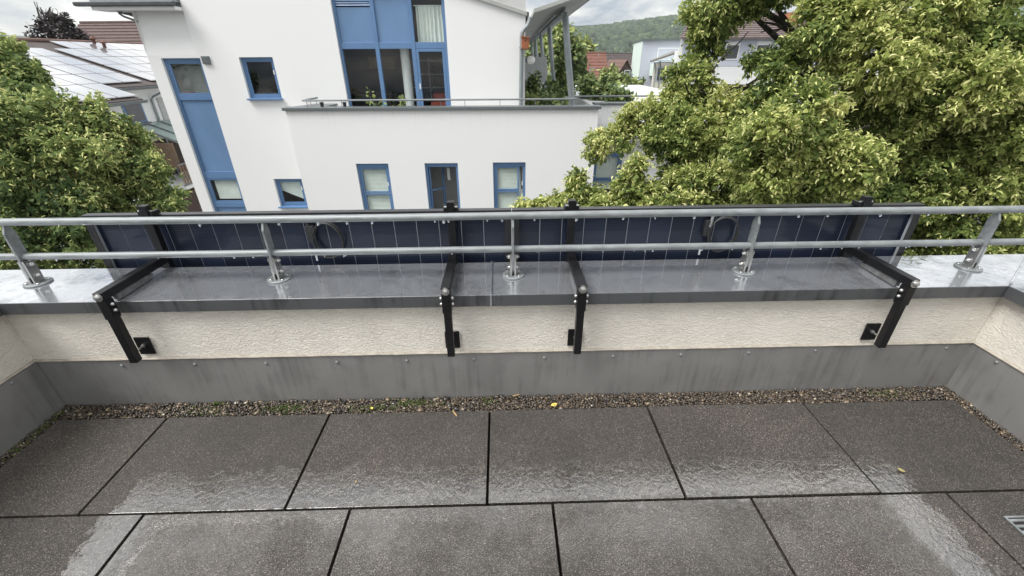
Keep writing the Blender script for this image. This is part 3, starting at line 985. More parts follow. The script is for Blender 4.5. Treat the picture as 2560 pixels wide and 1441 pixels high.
s.build("blind", MT["blind"], wsf)
MB().box(-8.53, -8.33, NU - .06, NU - .001, 1.285, 1.475).box(-8.50, -8.36, NU - .066, NU - .06, 1.31, 1.45).build("vent_cover", MT["zinc_trim"], bld, bevel=0.004)

# big glazing behind the terrace
h = H_up[3]
GX = [-4.735, -3.70, -2.705, -1.765]
g = MB()
g.box(GX[0], GX[0] + .07, Y2, Y2 + .09, h[2], h[3]).box(GX[3] - .09, GX[3], Y2, Y2 + .09, h[2], h[3])
for gx in GX[1:3]:
    g.box(gx - .055, gx + .055, Y2 - .012, Y2 + .09, h[2], h[3])
for a, c in zip(GX[:-1], GX[1:]):
    lo = a + (.07 if a == GX[0] else .055); hi = c - (.09 if c == GX[3] else .055)
    g.box(lo, hi, Y2, Y2 + .08, 1.625, 1.78).box(lo, hi, Y2, Y2 + .08, h[3] - .06, h[3]).box(lo, hi, Y2, Y2 + .08, h[2], h[2] + .06)
gz = g.build("glazing", MT["blue"], bld, bevel=0.006)
MB().box(GX[0] + .07, GX[1] - .055, Y2 + .045, Y2 + .06, 1.78, 2.60).build("spandrel_panel", MT["blue_panel"], gz)
MB().box(GX[1] + .055, GX[2] - .055, Y2 + .045, Y2 + .06, 1.78, 2.94).build("spandrel_panel", MT["blue_panel"], gz)
s = MB()
for k in range(6):
    z = 2.63 + k * .05
    s.hexa([(GX[0] + .07, Y2 + .02, z), (GX[1] - .055, Y2 + .02, z), (GX[1] - .055, Y2 + .03, z), (GX[0] + .07, Y2 + .03, z),
            (GX[0] + .07, Y2 + .05, z + .045), (GX[1] - .055, Y2 + .05, z + .045), (GX[1] - .055, Y2 + .06, z + .045), (GX[0] + .07, Y2 + .06, z + .045)])
s.build("louvre", MT["blue_panel"], gz)
MB().box(GX[0] + .07, GX[1] - .055, Y2 + .04, Y2 + .046, h[2] + .06, 1.625).build("pane", MT["glass"], gz)
MB().box(GX[1] + .055, GX[2] - .055, Y2 + .04, Y2 + .046, h[2] + .06, 1.625).build("pane", MT["glass"], gz)
MB().box(GX[2] + .055, GX[3] - .09, Y2 + .04, Y2 + .046, 1.78, 2.94).build("pane", MT["glass"], gz)
dr = MB()
a, c = GX[2] + .057, GX[3] - .092
for q in ((a, a + .07, h[2] + .06, 1.62), (c - .07, c, h[2] + .06, 1.62), (a + .07, c - .07, 1.55, 1.62), (a + .07, c - .07, h[2] + .06, h[2] + .16)):
    dr.box(q[0], q[1], Y2 - .006, Y2 + .07, q[2], q[3])
dr.build("terrace_door", MT["blue"], gz, bevel=0.005)
MB().box(a + .07, c - .07, Y2 + .03, Y2 + .036, h[2] + .16, 1.55).build("pane", MT["glass"], gz)
MB().box(a + .02, a + .05, Y2 - .05, Y2 - .007, .62, .76).build("door_handle", MT["white_paint"], gz, bevel=0.004)
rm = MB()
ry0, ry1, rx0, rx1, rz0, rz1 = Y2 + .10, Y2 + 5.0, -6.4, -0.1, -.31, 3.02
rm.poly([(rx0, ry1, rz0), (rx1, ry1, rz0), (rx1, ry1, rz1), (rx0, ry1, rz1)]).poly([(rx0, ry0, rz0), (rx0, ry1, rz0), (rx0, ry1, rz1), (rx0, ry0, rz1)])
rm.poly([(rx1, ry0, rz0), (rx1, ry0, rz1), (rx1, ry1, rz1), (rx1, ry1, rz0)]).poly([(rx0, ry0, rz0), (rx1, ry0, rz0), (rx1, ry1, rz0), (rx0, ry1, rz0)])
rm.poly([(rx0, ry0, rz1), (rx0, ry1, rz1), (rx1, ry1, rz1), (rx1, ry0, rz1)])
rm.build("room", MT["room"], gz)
MB().lathe([(.13, -.30), (.13, 3.0)], 20, (-3.06, Y2 + .45, 0)).build("indoor_column", MT["white_paint"], gz, smooth=True)
sf = MB()
for k in range(4):
    sf.box(-3.55, -2.2, Y2 + 3.2, Y2 + 3.6, .05 + k * .42, .08 + k * .42)
for x in (-3.55, -2.9, -2.2):
    sf.box(x, x + .03, Y2 + 3.2, Y2 + 3.6, -.3, 1.4)
sf.build("bookshelf", MT["white_paint"], gz)
bk = MB()
for k in range(3):
    x = -3.5
    while x < -2.25:
        wd = random.uniform(.03, .09)
        if random.random() < .75:
            bk.box(x, x + wd * .9, Y2 + 3.25, Y2 + 3.5, .085 + k * .42, .085 + k * .42 + random.uniform(.15, .33))
        x += wd
bk.build("books", MT["dark_wood"], gz)
MB().box(-4.6, -3.75, Y2 + 2.0, Y2 + 2.4, 1.1, 1.45).build("cupboard", MT["wood"], gz, bevel=0.01)
MB().box(-5.3, -3.7, Y2 + 1.0, Y2 + 1.9, .42, .47).box(-5.2, -5.1, Y2 + 1.1, Y2 + 1.2, -.3, .42).box(-3.9, -3.8, Y2 + 1.1, Y2 + 1.2, -.3, .42).build("dining_table", MT["dark_wood"], gz)
MB().box(-2.45, -1.85, Y2 + .5, Y2 + 1.0, -.3, .22).box(-2.45, -1.85, Y2 + 1.0, Y2 + 1.15, -.3, .45).build("red_sofa", MT["red_cloth"], gz, bevel=0.03)
# white curtain on a rod in the upper right pane
cu = MB()
NX = 60
prev = None
for i in range(NX + 1):
    f = i / NX
    x = GX[2] + .12 + f * (.72)
    y = Y2 + .18 + .03 * math.sin(f * 44) + .015 * math.sin(f * 17 + 1)
    x2 = x + (.03 if f > .8 else -.01) * 1.0
    col = [(x, y, 2.62), (x * .5 + x2 * .5, y + .01, 2.2), (x2, y + .006 * math.sin(f * 60), 1.70)]
    b0 = len(cu.v); cu.v += col
    if prev is not None:
        for k in range(2):
            cu.face((prev + k, b0 + k, b0 + k + 1, prev + k + 1))
    prev = b0
cu.build("curtain", MT["curtain"], gz, smooth=True)
MB().tube([(GX[2] + .07, Y2 + .19, 2.635), (GX[3] - .1, Y2 + .19, 2.635)], .012, 8).build("curtain_rod", MT["white_paint"], gz)

# right window of the wing
window(2.40, 3.25, -2.6, -1.058, NR + .06, [(0, 1, 0, .47), (0, 1, .48, 1)], top=.05, blind=.25)

# downpipe at the right corner
MB().tube([(.47, NU - .10, 2.33), (.46, NU - .11, 2.22), (.42, NU - .11, 2.14), (.33, NU - .10, 2.06), (.27, NU - .09, 1.97), (.26, NU - .085, 1.85), (.235, NU - .085, -.29)], .055, 14).build("downpipe", MT["pipe_grey"], bld, smooth=True)
for z in (1.62, .35):
    MB().lathe([(.066, z), (.066, z + .03)], 14, (.255 if z > 1 else .24, NU - .085, 0)).build("pipe_clip", MT["pipe_grey"], bld)
# sloping canopy over the side terrace, its beam and raking columns
MB().prism([(.50, 2.28), (2.06, 2.74), (2.06, 2.80), (.50, 2.36)], NU - 1.9, NU + 24, "y").build("canopy", MT["canopy"], bld)
MB().prism([(2.061, 2.73), (2.11, 2.75), (2.11, 2.84), (2.061, 2.82)], NU - 1.92, NU + 24, "y").build("canopy_edge", MT["zinc_trim"], bld)
MB().box(1.25, 1.40, NU - .55, NU + 23.5, 2.36, 2.40).box(1.30, 1.35, NU - .55, NU + 23.5, 2.40, 2.50).build("canopy_beam", MT["steel_grey"], bld)
MB().tube([(1.12, NU - .5, 2.36), (1.12, NU + 23.5, 2.36)], .025, 8).build("canopy_pipe", MT["steel_grey"], bld)
for k in range(5):
    n = NB + .75 + 5.25 * k
    MB().tube([(1.33, n, 2.36), (1.345, n, 2.28), (1.44, n, 1.55), (1.66, n, .10)], [.03, .085, .085, .085], 14).build("canopy_column", MT["pipe_grey"], bld, smooth=True)
# pale grey party wall further back on the side terrace
MB().prism([(.40, .45), (1.30, .45), (1.48, .75), (1.42, 1.43), (.40, 1.43)], 20.0, 20.15, "y").build("screen_wall", MT["grey_board"], bld, bevel=0.01)

# ------------------------------------------------------------------ things standing on the far terrace
tr = thing("terrace_railing", "thin grey pipe railing on the white building's terrace parapet", "railing", (0, 0, 0), BA)
MB().tube([(-5.47, NB + .16, .435), (1.66, NB + .16, .435)], .022, 8).build("top_rail", MT["steel_grey"], tr, smooth=True)
MB().tube([(-5.47, NB + .16, .435), (-5.46, NB + 1.1, .435)], .022, 8).build("top_rail", MT["steel_grey"], tr, smooth=True)
MB().tube([(1.66, NB + .16, .435), (1.45, NB + .75, .435)], .022, 8).build("top_rail", MT["steel_grey"], tr, smooth=True)
MB().tube([(1.60, NR + .1, .43), (8.0, NR + .1, .43)], .022, 8).build("top_rail", MT["steel_grey"], tr, smooth=True)
pm = MB().tube([(0, 0, 0), (0, 0, .155)], .008, 6).mesh("post", MT["steel_grey"])
for x in (-5.37, -4.46, -3.63, -2.49, -1.87, -1.24, -.32, .6, 1.3, 1.6):
    inst("post", pm, tr, (x, NB + .16, .28))
for y in (.45, .85):
    inst("post", pm, tr, (-5.465, NB + .16 + y, .28))
for x in (2.5, 3.4, 4.3, 5.2):
    inst("post", pm, tr, (x, NR + .1, .262))

nb = thing("nest_box", "orange wooden nest box hung beside the grey downpipe", "bird box", (.36, NU - .17, 1.62))
nb.location = Matrix.Rotation(BA, 3, "Z") @ Vector((.35, NU - .21, 1.60))
MB().box(-.10, .10, -.09, .09, 0, .27).build("box_body", MT["orange_wood"], nb, bevel=0.006)
MB().hexa([(-.12, -.12, .275), (.12, -.12, .245), (.12, .10, .245), (-.12, .10, .275), (-.12, -.12, .295), (.12, -.12, .265), (.12, .10, .265), (-.12, .10, .295)]).build("box_roof", MT["orange_wood"], nb, bevel=0.004)
MB().lathe([(.018, -.0905), (.018, -.092)], 12, (0, 0, .19), "y").build("entrance_hole", MT["black_plastic"], nb)
MB().box(-.12, .12, -.10, .10, -.02, -.001).build("box_floor", MT["dark_wood"], nb)
gl = thing("globe_lamp", "white globe lamp on the end wall under the grey canopy", "lamp")
gl.location = Matrix.Rotation(BA, 3, "Z") @ Vector((.53, NU + .35, 1.33))
MB().lathe([(.02, -.105), (.07, -.09), (.11, -.04), (.12, .01), (.10, .065), (.06, .1), (.02, .112)], 20).build("globe", MT["milk_glass"], gl, smooth=True)
MB().box(-.18, -.1, -.04, .04, -.06, .06).build("wall_mount", MT["zinc_trim"], gl)


# ================================================================== FOLIAGE
def leaf_mesh(name, P, Adir, Nrm, L, Wd, tint, template, mats, matidx=None):
    """P n x 3 base points, Adir axis, Nrm normal; template: list of (u,v,w), faces"""
    tv, tf = template
    n = len(P)
    B = np.cross(Nrm, Adir)
    B /= np.linalg.norm(B, axis=1, keepdims=True) + 1e-9
    Nn = np.cross(Adir, B)
    tv = np.array(tv)
    V = (P[:, None, :] + (tv[None, :, 0, None] * L[:, None, None]) * Adir[:, None, :]
         + (tv[None, :, 1, None] * Wd[:, None, None]) * B[:, None, :] + (tv[None, :, 2, None] * L[:, None, None]) * Nn[:, None, :])
    k = len(tv)
    V = V.reshape(-1, 3)
    F = (np.array(tf)[None] + (np.arange(n) * k)[:, None, None]).reshape(-1, len(tf[0]))
    me = bpy.data.meshes.new(name)
    nf, c = F.shape
    me.vertices.add(len(V)); me.vertices.foreach_set("co", V.astype(np.float32).ravel())
    me.loops.add(nf * c); me.loops.foreach_set("vertex_index", F.astype(np.int32).ravel())
    me.polygons.add(nf); me.polygons.foreach_set("loop_start", np.arange(nf, dtype=np.int32) * c)
    me.polygons.foreach_set("loop_total", np.full(nf, c, dtype=np.int32))
    at_ = me.attributes.new("tint", "FLOAT", "POINT")
    at_.data.foreach_set("value", np.repeat(tint, k).astype(np.float32))
    me.materials.append(mats)
    me.update(calc_edges=True)
    return me


LEAF_T = ([(0, 0, 0), (.28, .5, .10), (.72, .34, .05), (1, 0, -.10), (.72, -.34, .05), (.28, -.5, .10)], [(0, 3, 2, 1), (0, 5, 4, 3)])
BRACT_T = ([(0, .4, 0), (0, -.4, 0), (.5, .6, .22), (.5, -.6, .22), (.95, .25, .02), (.95, -.25, .02)], [(0, 1, 3, 2), (2, 3, 5, 4)])
CARD_T = ([(0, -.5, 0), (1, -.4, .1), (1, .4, -.05), (0, .5, .05)], [(0, 1, 2, 3)])


def unit(v):
    return v / (np.linalg.norm(v, axis=1, keepdims=True) + 1e-9)


def sprig_points(clumps, per_area, origin, back=0.35):
    """twig ends spread through lumpy ellipsoids; returns points, outward directions, clump tone"""
    P, D, T = [], [], []
    for (c, rad, tone, dens) in clumps:
        c, rad = np.array(c), np.array(rad, float)
        lobes = [(np.zeros(3), 0.66)]
        nl = 14
        dv = unit(rng.normal(size=(nl, 3)))
        for k in range(nl):
            lobes.append((dv[k] * rng.uniform(.55, .95), rng.uniform(.22, .42)))
        area = 4 * math.pi * (rad.prod()) ** (2 / 3)
        for (lc, lr) in lobes:
            m = max(4, int(area * lr * lr * per_area * dens))
            d = unit(rng.normal(size=(m, 3)))
            rr = np.clip(rng.normal(.92, .16, size=m), .3, 1.22)[:, None]
            q = (lc + d * rr * lr)
            pt = c + q * rad
            keep = (q * q).sum(1) > 0.25
            o = unit(q * rad)
            tocam = unit(np.array(CAM) - pt)
            facing = (o * tocam).sum(1)
            keep &= (facing > -0.25) | (rng.random(m) < back)
            P.append(pt[keep] - np.array(origin)); D.append(unit(d[keep] * .6 + o[keep])); T.append(np.full(keep.sum(), tone) + rng.normal(0, .2))
    return np.concatenate(P), np.concatenate(D), np.concatenate(T)


def foliage(tree, clumps, origin, leaf=0.085, per_area=60, k=9, mat_leaf="leaf", bracts=0.5, mat_bract="bract", twig=0.2, back=.35, tint0=.4, cards=False):
    P, D, T = sprig_points(clumps, per_area, origin, back)
    n = len(P)
    tw = unit(D + np.array([0, 0, -.15]) + rng.normal(0, .35, size=(n, 3)))
    tt = rng.random((n, k))
    base = (P[:, None, :] + (tt[..., None] - .4) * twig * tw[:, None, :] + rng.normal(0, leaf * .55, size=(n, k, 3))).reshape(-1, 3)
    DD = np.repeat(tw, k, axis=0)
    ax = unit(DD * .8 + rng.normal(0, .7, size=(n * k, 3)) + np.array([0, 0, -.45]))
    nr = unit(np.array([0, 0, .9]) + np.repeat(D, k, axis=0) * .5 + rng.normal(0, .55, size=(n * k, 3)))
    L = leaf * np.clip(rng.lognormal(-.05, .28, n * k), .45, 1.7)
    ti = np.clip(np.repeat(T, k) * .85 + tint0 + rng.normal(0, .17, n * k), 0, 1)
    me = leaf_mesh("crown", base, ax, nr, L, L * rng.uniform(.75, 1.0, n * k), ti, CARD_T if cards else LEAF_T, MT[mat_leaf])
    o = bpy.data.objects.new("crown", me); COL.objects.link(o); o.parent = tree; o["kind"] = "stuff"
    if bracts:
        m = int(n * k * bracts)
        idx = rng.integers(0, n * k, m)
        sel = rng.random(m) < np.clip(.55 + 1.1 * np.repeat(T, k)[idx], .12, 1)
        idx = idx[sel]; m = len(idx)
        bb = base[idx] + DD[idx] * leaf * .5 + rng.normal(0, leaf * .4, size=(m, 3))
        ax = unit(DD[idx] * .5 + rng.normal(0, .8, size=(m, 3)) + np.array([0, 0, -.3]))
        nr = unit(np.array([0, 0, 1.0]) + rng.normal(0, .6, size=(m, 3)))
        L = leaf * rng.uniform(.7, 1.6, m)
        ti = np.clip(np.repeat(T, k)[idx] * .6 + .42 + rng.normal(0, .22, m), 0, 1)
        me = leaf_mesh("blossom", bb, ax, nr, L, L * rng.uniform(.17, .30, m), ti, BRACT_T, MT[mat_bract])
        o2 = bpy.data.objects.new("blossom", me); COL.objects.link(o2); o2.parent = tree; o2["kind"] = "stuff"
    print("leaves", tree.name, n * k)
    return n * k


def limbs(tree, origin, base, fork, ends, r0, m="bark"):
    """trunk from base to fork, then one limb to each clump centre"""
    o = Vector(origin)
    b = MB()
    base, fork = Vector(base), Vector(fork)
    pts = [base.lerp(fork, t) + Vector((math.sin(t * 5) * .06, math.cos(t * 4) * .05, 0)) for t in (0, .3, .6, 1)]
    b.tube([p - o for p in pts], [r0 * 1.25, r0, r0 * .9, r0 * .75], 10)
    for e in ends:
        e = Vector(e)
        mid = fork.lerp(e, .5) + Vector((random.uniform(-.2, .2), random.uniform(-.2, .2), (e - fork).length * .12))
        q = [fork, fork.lerp(mid, .5), mid, mid.lerp(e, .6), e]
        rr = r0 * random.uniform(.34, .5)
        b.tube([p - o for p in q], [rr, rr * .8, rr * .6, rr * .42, rr * .2], 7)
        for k in range(3):
            s = mid.lerp(e, random.uniform(.1, .8))
            t2 = s + Vector((random.uniform(-1, 1), random.uniform(-1, 1), random.uniform(-.2, .9))) * (e - fork).length * .22
            b.tube([s - o, s.lerp(t2, .5) - o + Vector((0, 0, .05)), t2 - o], [rr * .32, rr * .22, rr * .1], 5)
    b.build("trunk", MT[m], tree, smooth=True)


def clumps_px(spec):
    out = []
    for (px, py, Y, rx, ry, tone, dens) in spec:
        c = at(px, py, Y)
        depth = (c - CAM).dot(fwd)
        a, b = rx * depth / FPX, ry * depth / FPX
        out.append(((c.x, c.y, c.z), (a, (a + b) * .5, b), tone, dens))
    return out


# big linden on the right
RT = [(1790, 45, 7.6, 70, 48, -.05, 1), (1850, 10, 7.4, 75, 32, -.1, 1), (1775, 110, 7.6, 40, 45, -.1, .9), (1930, 0, 7.2, 45, 18, -.3, .7),
      (1900, 152, 7.0, 38, 20, -.25, .7), (1955, 140, 6.8, 36, 26, -.3, .7),
      (1722, 215, 7.4, 44, 66, .0, 1), (1680, 265, 7.4, 60, 45, .05, 1), (1610, 290, 7.6, 55, 40, .1, 1), (1535, 345, 7.6, 55, 28, .12, 1), (1500, 378, 7.6, 30, 20, .1, 1),
      (1672, 352, 7.2, 62, 48, -.15, 1), (1760, 330, 7.0, 80, 90, -.1, 1), (1715, 445, 7.0, 62, 52, -.1, 1), (1780, 460, 6.6, 90, 60, .0, 1),
      (1888, 275, 6.6, 45, 50, -.05, 1), (1935, 215, 6.4, 50, 44, -.05, 1),
      (1980, 330, 5.3, 130, 105, .30, 1), (1930, 420, 5.4, 90, 70, .25, 1), (2070, 420, 5.3, 100, 80, .25, 1), (1960, 490, 5.6, 110, 50, .15, 1),
      (2090, 60, 6.2, 110, 80, .12, 1), (2060, 140, 6.6, 70, 50, -.15, .8), (2200, 150, 5.8, 110, 110, .22, 1), (2320, 60, 6.0, 110, 90, .05, 1), (2250, 270, 6.0, 110, 80, .05, 1),
      (2420, 190, 5.8, 120, 110, .08, 1), (2520, 60, 6.0, 110, 90, .0, 1), (2540, 300, 5.6, 110, 110, .12, 1), (2380, 330, 6.2, 110, 90, -.15, 1),
      (2220, 400, 6.4, 120, 80, -.25, 1), (2330, 470, 5.8, 120, 70, .05, 1), (2480, 450, 5.6, 120, 80, .15, 1), (2150, 490, 6.2, 120, 55, -.1, 1), (2420, 560, 5.8, 140, 70, .0, 1), (2300, 620, 6.0, 120, 60, -.1, 1),
      (2560, 600, 5.8, 120, 80, .0, 1), (2680, 200, 6, 130, 160, 0, .7), (2700, 480, 6, 130, 150, 0, .7), (2200, -70, 6.4, 170, 80, 0, .7), (2450, -80, 6.4, 170, 80, 0, .7),
      (1990, -60, 7, 120, 60, -.1, .7), (2200, 640, 6.4, 150, 70, -.1, .5), (1950, 590, 6.4, 160, 70, -.1, .5)]
rc = clumps_px(RT)
RO = (5.4, 7.6, GZ)
rt = thing("linden_tree", "big flowering linden with yellow-green blossom filling the right side behind the railing", "tree", RO)
foliage(rt, rc, RO, leaf=0.050, per_area=104, k=17, bracts=.8)
fork = at(2060, 330, 7.3)
limbs(rt, RO, RO, fork, [rc[i][0] for i in (1, 3, 6, 9, 11, 13, 15, 17, 19, 21, 23, 24, 26, 27, 28, 29, 31, 32, 36)], 0.24)
b = MB()
for q in ([(2060, 330, 7.3), (2055, 250, 7.1), (2070, 170, 6.9), (2120, 100, 7.0), (2180, 20, 7.1)], [(2058, 240, 7.05), (2030, 190, 7.0), (1990, 120, 7.2), (1965, 60, 7.3), (1905, 30, 7.4), (1850, 10, 7.5)],
          [(1965, 60, 7.3), (1950, 45, 7.3), (1930, 40, 7.4)], [(1720, 270, 7.2), (1800, 150, 7.2), (1850, 105, 7.2), (1870, 80, 7.2)]):
    pts = [at(*p) - Vector(RO) for p in q]
    r = .14 if q[0][0] == 2060 else (.075 if len(q) > 4 else .016)
    b.tube(pts, [r * (1 - .6 * i / (len(pts) - 1)) for i in range(len(pts))], 9)
b.build("limb", MT["bark"], rt, smooth=True)

# young linden below, in front of the white building
ST = [(1580, 472, 6.4, 42, 32, .15, 1), (1625, 495, 6.3, 45, 28, .1, 1), (1500, 502, 6.4, 34, 20, .1, 1), (1448, 478, 6.5, 22, 22, .12, 1), (1390, 503, 6.5, 30, 14, .15, 1), (1325, 513, 6.5, 28, 9, .2, 1),
      (1440, 452, 6.5, 9, 11, .1, 1), (1590, 425, 6.4, 13, 15, .15, 1), (1690, 502, 6.2, 48, 24, .05, 1), (1480, 560, 6.4, 160, 60, 0, .6), (1640, 590, 6.3, 140, 70, 0, .6)]
sc_ = clumps_px(ST)
SO = (2.2, 6.9, GZ)
st = thing("linden_tree", "lower linden whose top reaches just above the solar panels' edge", "tree", SO)
foliage(st, sc_, SO, leaf=0.057, per_area=100, k=13, bracts=.8)
limbs(st, SO, SO, at(1540, 640, 6.5), [c[0] for c in sc_], 0.12)

# trees on the left
LT = [(60, 330, 7.6, 120, 85, -.05, 1), (170, 300, 8.0, 80, 52, .0, 1), (262, 298, 8.2, 52, 36, .08, 1), (300, 352, 8.2, 52, 44, .05, 1), (220, 400, 7.8, 120, 80, .0, 1), (90, 430, 7.4, 130, 90, .0, 1),
      (352, 428, 8.0, 52, 42, .05, 1), (330, 500, 7.8, 80, 42, .0, 1), (425, 502, 7.8, 44, 24, .1, 1), (200, 520, 7.4, 120, 60, .0, 1), (60, 550, 7.2, 120, 70, -.05, 1), (140, 620, 7.2, 130, 55, -.1, 1), (10, 640, 7.2, 100, 50, -.1, 1),
      (-90, 350, 7.6, 120, 120, 0, .7), (-100, 560, 7.4, 130, 120, 0, .7), (320, 600, 7.8, 130, 70, 0, .6)]
lc = clumps_px(LT)
LO = (-7.2, 8.6, GZ)
lt = thing("leafy_tree", "round green tree at the left below the solar roof", "tree", LO)
foliage(lt, lc, LO, leaf=0.058, per_area=76, k=13, mat_leaf="leaf_cool", bracts=.6, tint0=.45)
limbs(lt, LO, LO, at(200, 560, 8.2), [c[0] for c in lc], 0.2)
L2 = [(20, 150, 10.5, 55, 45, .05, 1), (60, 190, 10.3, 50, 45, .0, 1), (20, 230, 10.0, 80, 50, -.05, 1), (-60, 180, 10.3, 80, 80, 0, .7), (80, 250, 9.8, 45, 40, -.1, 1), (-20, 290, 9.8, 100, 60, -.15, 1), (0, 115, 10.6, 35, 22, .1, 1)]
l2 = clumps_px(L2)
L2O = (-12.4, 10.8, GZ)
lt2 = thing("leafy_tree", "taller darker green tree at the left frame edge beside the solar roof", "tree", L2O)
foliage(lt2, l2, L2O, leaf=0.072, per_area=66, k=12, mat_leaf="leaf_cool", bracts=.25, tint0=.42)
limbs(lt2, L2O, L2O, at(10, 330, 10.6), [c[0] for c in l2], 0.2)

# ================================================================== THINGS ON THE TERRACE
# ---- railing on the coping
YR = 1.655
rl = thing("railing", "galvanised two-pipe railing running along the parapet coping", "railing", (0, YR, ZC))
tb = MB().tube([(x, 0, .812 - ZC + .0015 * math.sin(x * 2.2)) for x in np.linspace(-2.7, 3.0, 30)], .0150, 18)
tb.build("top_rail", MT["galv"], rl, smooth=True)
MB().tube([(x, 0, .667 - ZC + .001 * math.sin(x * 2 + 1)) for x in np.linspace(-2.7, 3.0, 30)], .0140, 18).build("lower_rail", MT["galv"], rl, smooth=True)
POSTX = [-1.957, -.952, .043, 1.045, 2.046]
bar = MB().prism([(-.022, .035), (.022, .035), (.022, .226), (.006, .2585), (-.006, .2585), (-.022, .226)], -.0045, .0045, "x").mesh("post", MT["galv"])
base_b = MB().lathe([(.047, .002), (.047, .0075), (.0455, .009), (.012, .009), (.012, .002)], 32)
base_me = base_b.mesh("base_plate", MT["galv"], True)
plate_me = MB().prism([(-.021, .004), (.021, .004), (.021, .108), (-.021, .108)], .0050, .0125, "x").mesh("clamp_plate", MT["stainless"])
bolt_me = MB().lathe([(.0045, 0.012), (.0085, .012), (.0085, .019), (.006, .0215), (.0045, .0215), (.0045, .026), (.002, .027)], 10, axis="x").mesh("bolt", MT["stainless"], True)
pin_me = MB().lathe([(.0065, .009), (.0065, .0125), (.003, .0145)], 10).mesh("anchor_screw", MT["stainless"], True)
ring_me = MB().lathe([(.021, 0), (.0245, .0005), (.0245, .006), (.021, .0065)], 18, axis="x").mesh("weld_collar", MT["galv"], True)
for x in POSTX:
    p = inst("post", bar, rl, (x, 0, 0))
    bv = p.modifiers.new("bevel", "BEVEL"); bv.width = .0012; bv.segments = 2
    inst("base_plate", base_me, p, (0, 0, 0))
    inst("clamp_plate", plate_me, p, (0, 0, 0))
    inst("clamp_plate", plate_me, p, (-.0175, 0, 0))
    for z in (.040, .090):
        inst("bolt", bolt_me, p, (0, 0, z))
        inst("bolt", bolt_me, p, (0, 0, z), (0, 0, math.pi))
    for a in range(4):
        w = math.pi / 4 + a * math.pi / 2
        inst("anchor_screw", pin_me, p, (.034 * math.cos(w), .034 * math.sin(w), 0))

# ---- two solar panels hung outside the railing
PYB, PYF, PZT, PZB = 1.812, 1.847, .785, -.42
cell_w, cell_h = .0972, .168
cell_me = MB().box(-cell_w / 2, cell_w / 2, -.0006, .0006, -cell_h / 2, cell_h / 2).mesh("cell", MT["cell"])


def solar_panel(x0, x1, label, cx, tilt):
    L = x1 - x0
    t = thing("solar_panel", label, "solar panel", (x0, PYB, PZT), 0, "solar panels hung on the parapet")
    HH = PZT - PZB
    fr = MB()
    D = PYF - PYB
    fr.box(0, L, 0, D, -.010, 0).box(0, L, 0, D, -HH, -HH + .010)
    fr.box(0, .010, 0, D, -HH + .010, -.010).box(L - .010, L, 0, D, -HH + .010, -.010)
    # back flange
    fr.box(.010, L - .010, 0, .002, -.030, -.0101).box(.010, .030, 0, .002, -HH + .03, -.0301).box(L - .030, L - .010, 0, .002, -HH + .03, -.0301)
    fr.build("frame", MT["black_frame"], t, bevel=.0008)
    MB().box(.0101, L - .0101, .022, .026, -HH + .0101, -.0101).build("backsheet", MT["backsheet"], t)
    pitch = (L - .05) / 18
    for i in range(18):
        for j in range(2):
            inst("cell", cell_me, t, (.025 + pitch * (i + .5), .0205, -.017 - (j + .5) * .1703))
    # dark lower rows, never seen from the terrace
    MB().box(.02, L - .02, .0195, .0210, -HH + .02, -.362).build("lower_cells", MT["cell"], t)
    bx = MB().box(cx - .018, cx + .018, -.004, .019, -.135, -.06)
    jb = bx.build("junction_box", MT["black_plastic"], t, bevel=.003)
    r = .062
    for k, (dx, dz, rr) in enumerate(((.075, -.12, r), (.070, -.128, r * 1.06))):
        pts = [(cx + .01, .002 - k * .006, -.10)]
        for a in np.linspace(160, -190, 26):
            w = math.radians(a)
            pts.append((cx + dx + rr * math.cos(w), .0 - .006 * math.sin(w * 2) - k * .007, dz + rr * 1.25 * math.sin(w)))
        MB().tube(pts, .0044, 7).build("cable", MT["black_plastic"], t, smooth=True)
    cn = MB().tube([(cx + .005, .0, -.09), (cx + .012 * tilt, .002, -.035), (cx + .016 * tilt, .003, -.012)], .007, 9)
    cn.build("cable_connector", MT["black_plastic"] if tilt < 0 else MT["galv"], t, smooth=True)
    tg = MB().box(cx - .012, cx - .004, .016, .0185, -.235, -.185)
    tg.build("type_label", MT["backsheet"], t)
    return t


solar_panel(-1.803, .0408, "left solar panel of dark blue cells, black framed, hung outside the railing", .955, -1)
solar_panel(.0446, 1.888, "right solar panel of dark blue cells, black framed, hung outside the railing", .885, 1)

# ---- the four black brackets carrying them
BX = [(-1.508, "leftmost black steel bracket carrying the solar panels over the coping"),
      (-.220, "black steel bracket left of the coping seam, second from the left"),
      (.303, "black steel bracket right of the coping seam, third from the left"),
      (1.592, "rightmost black steel bracket carrying the solar panels over the coping")]
a_ = .0147


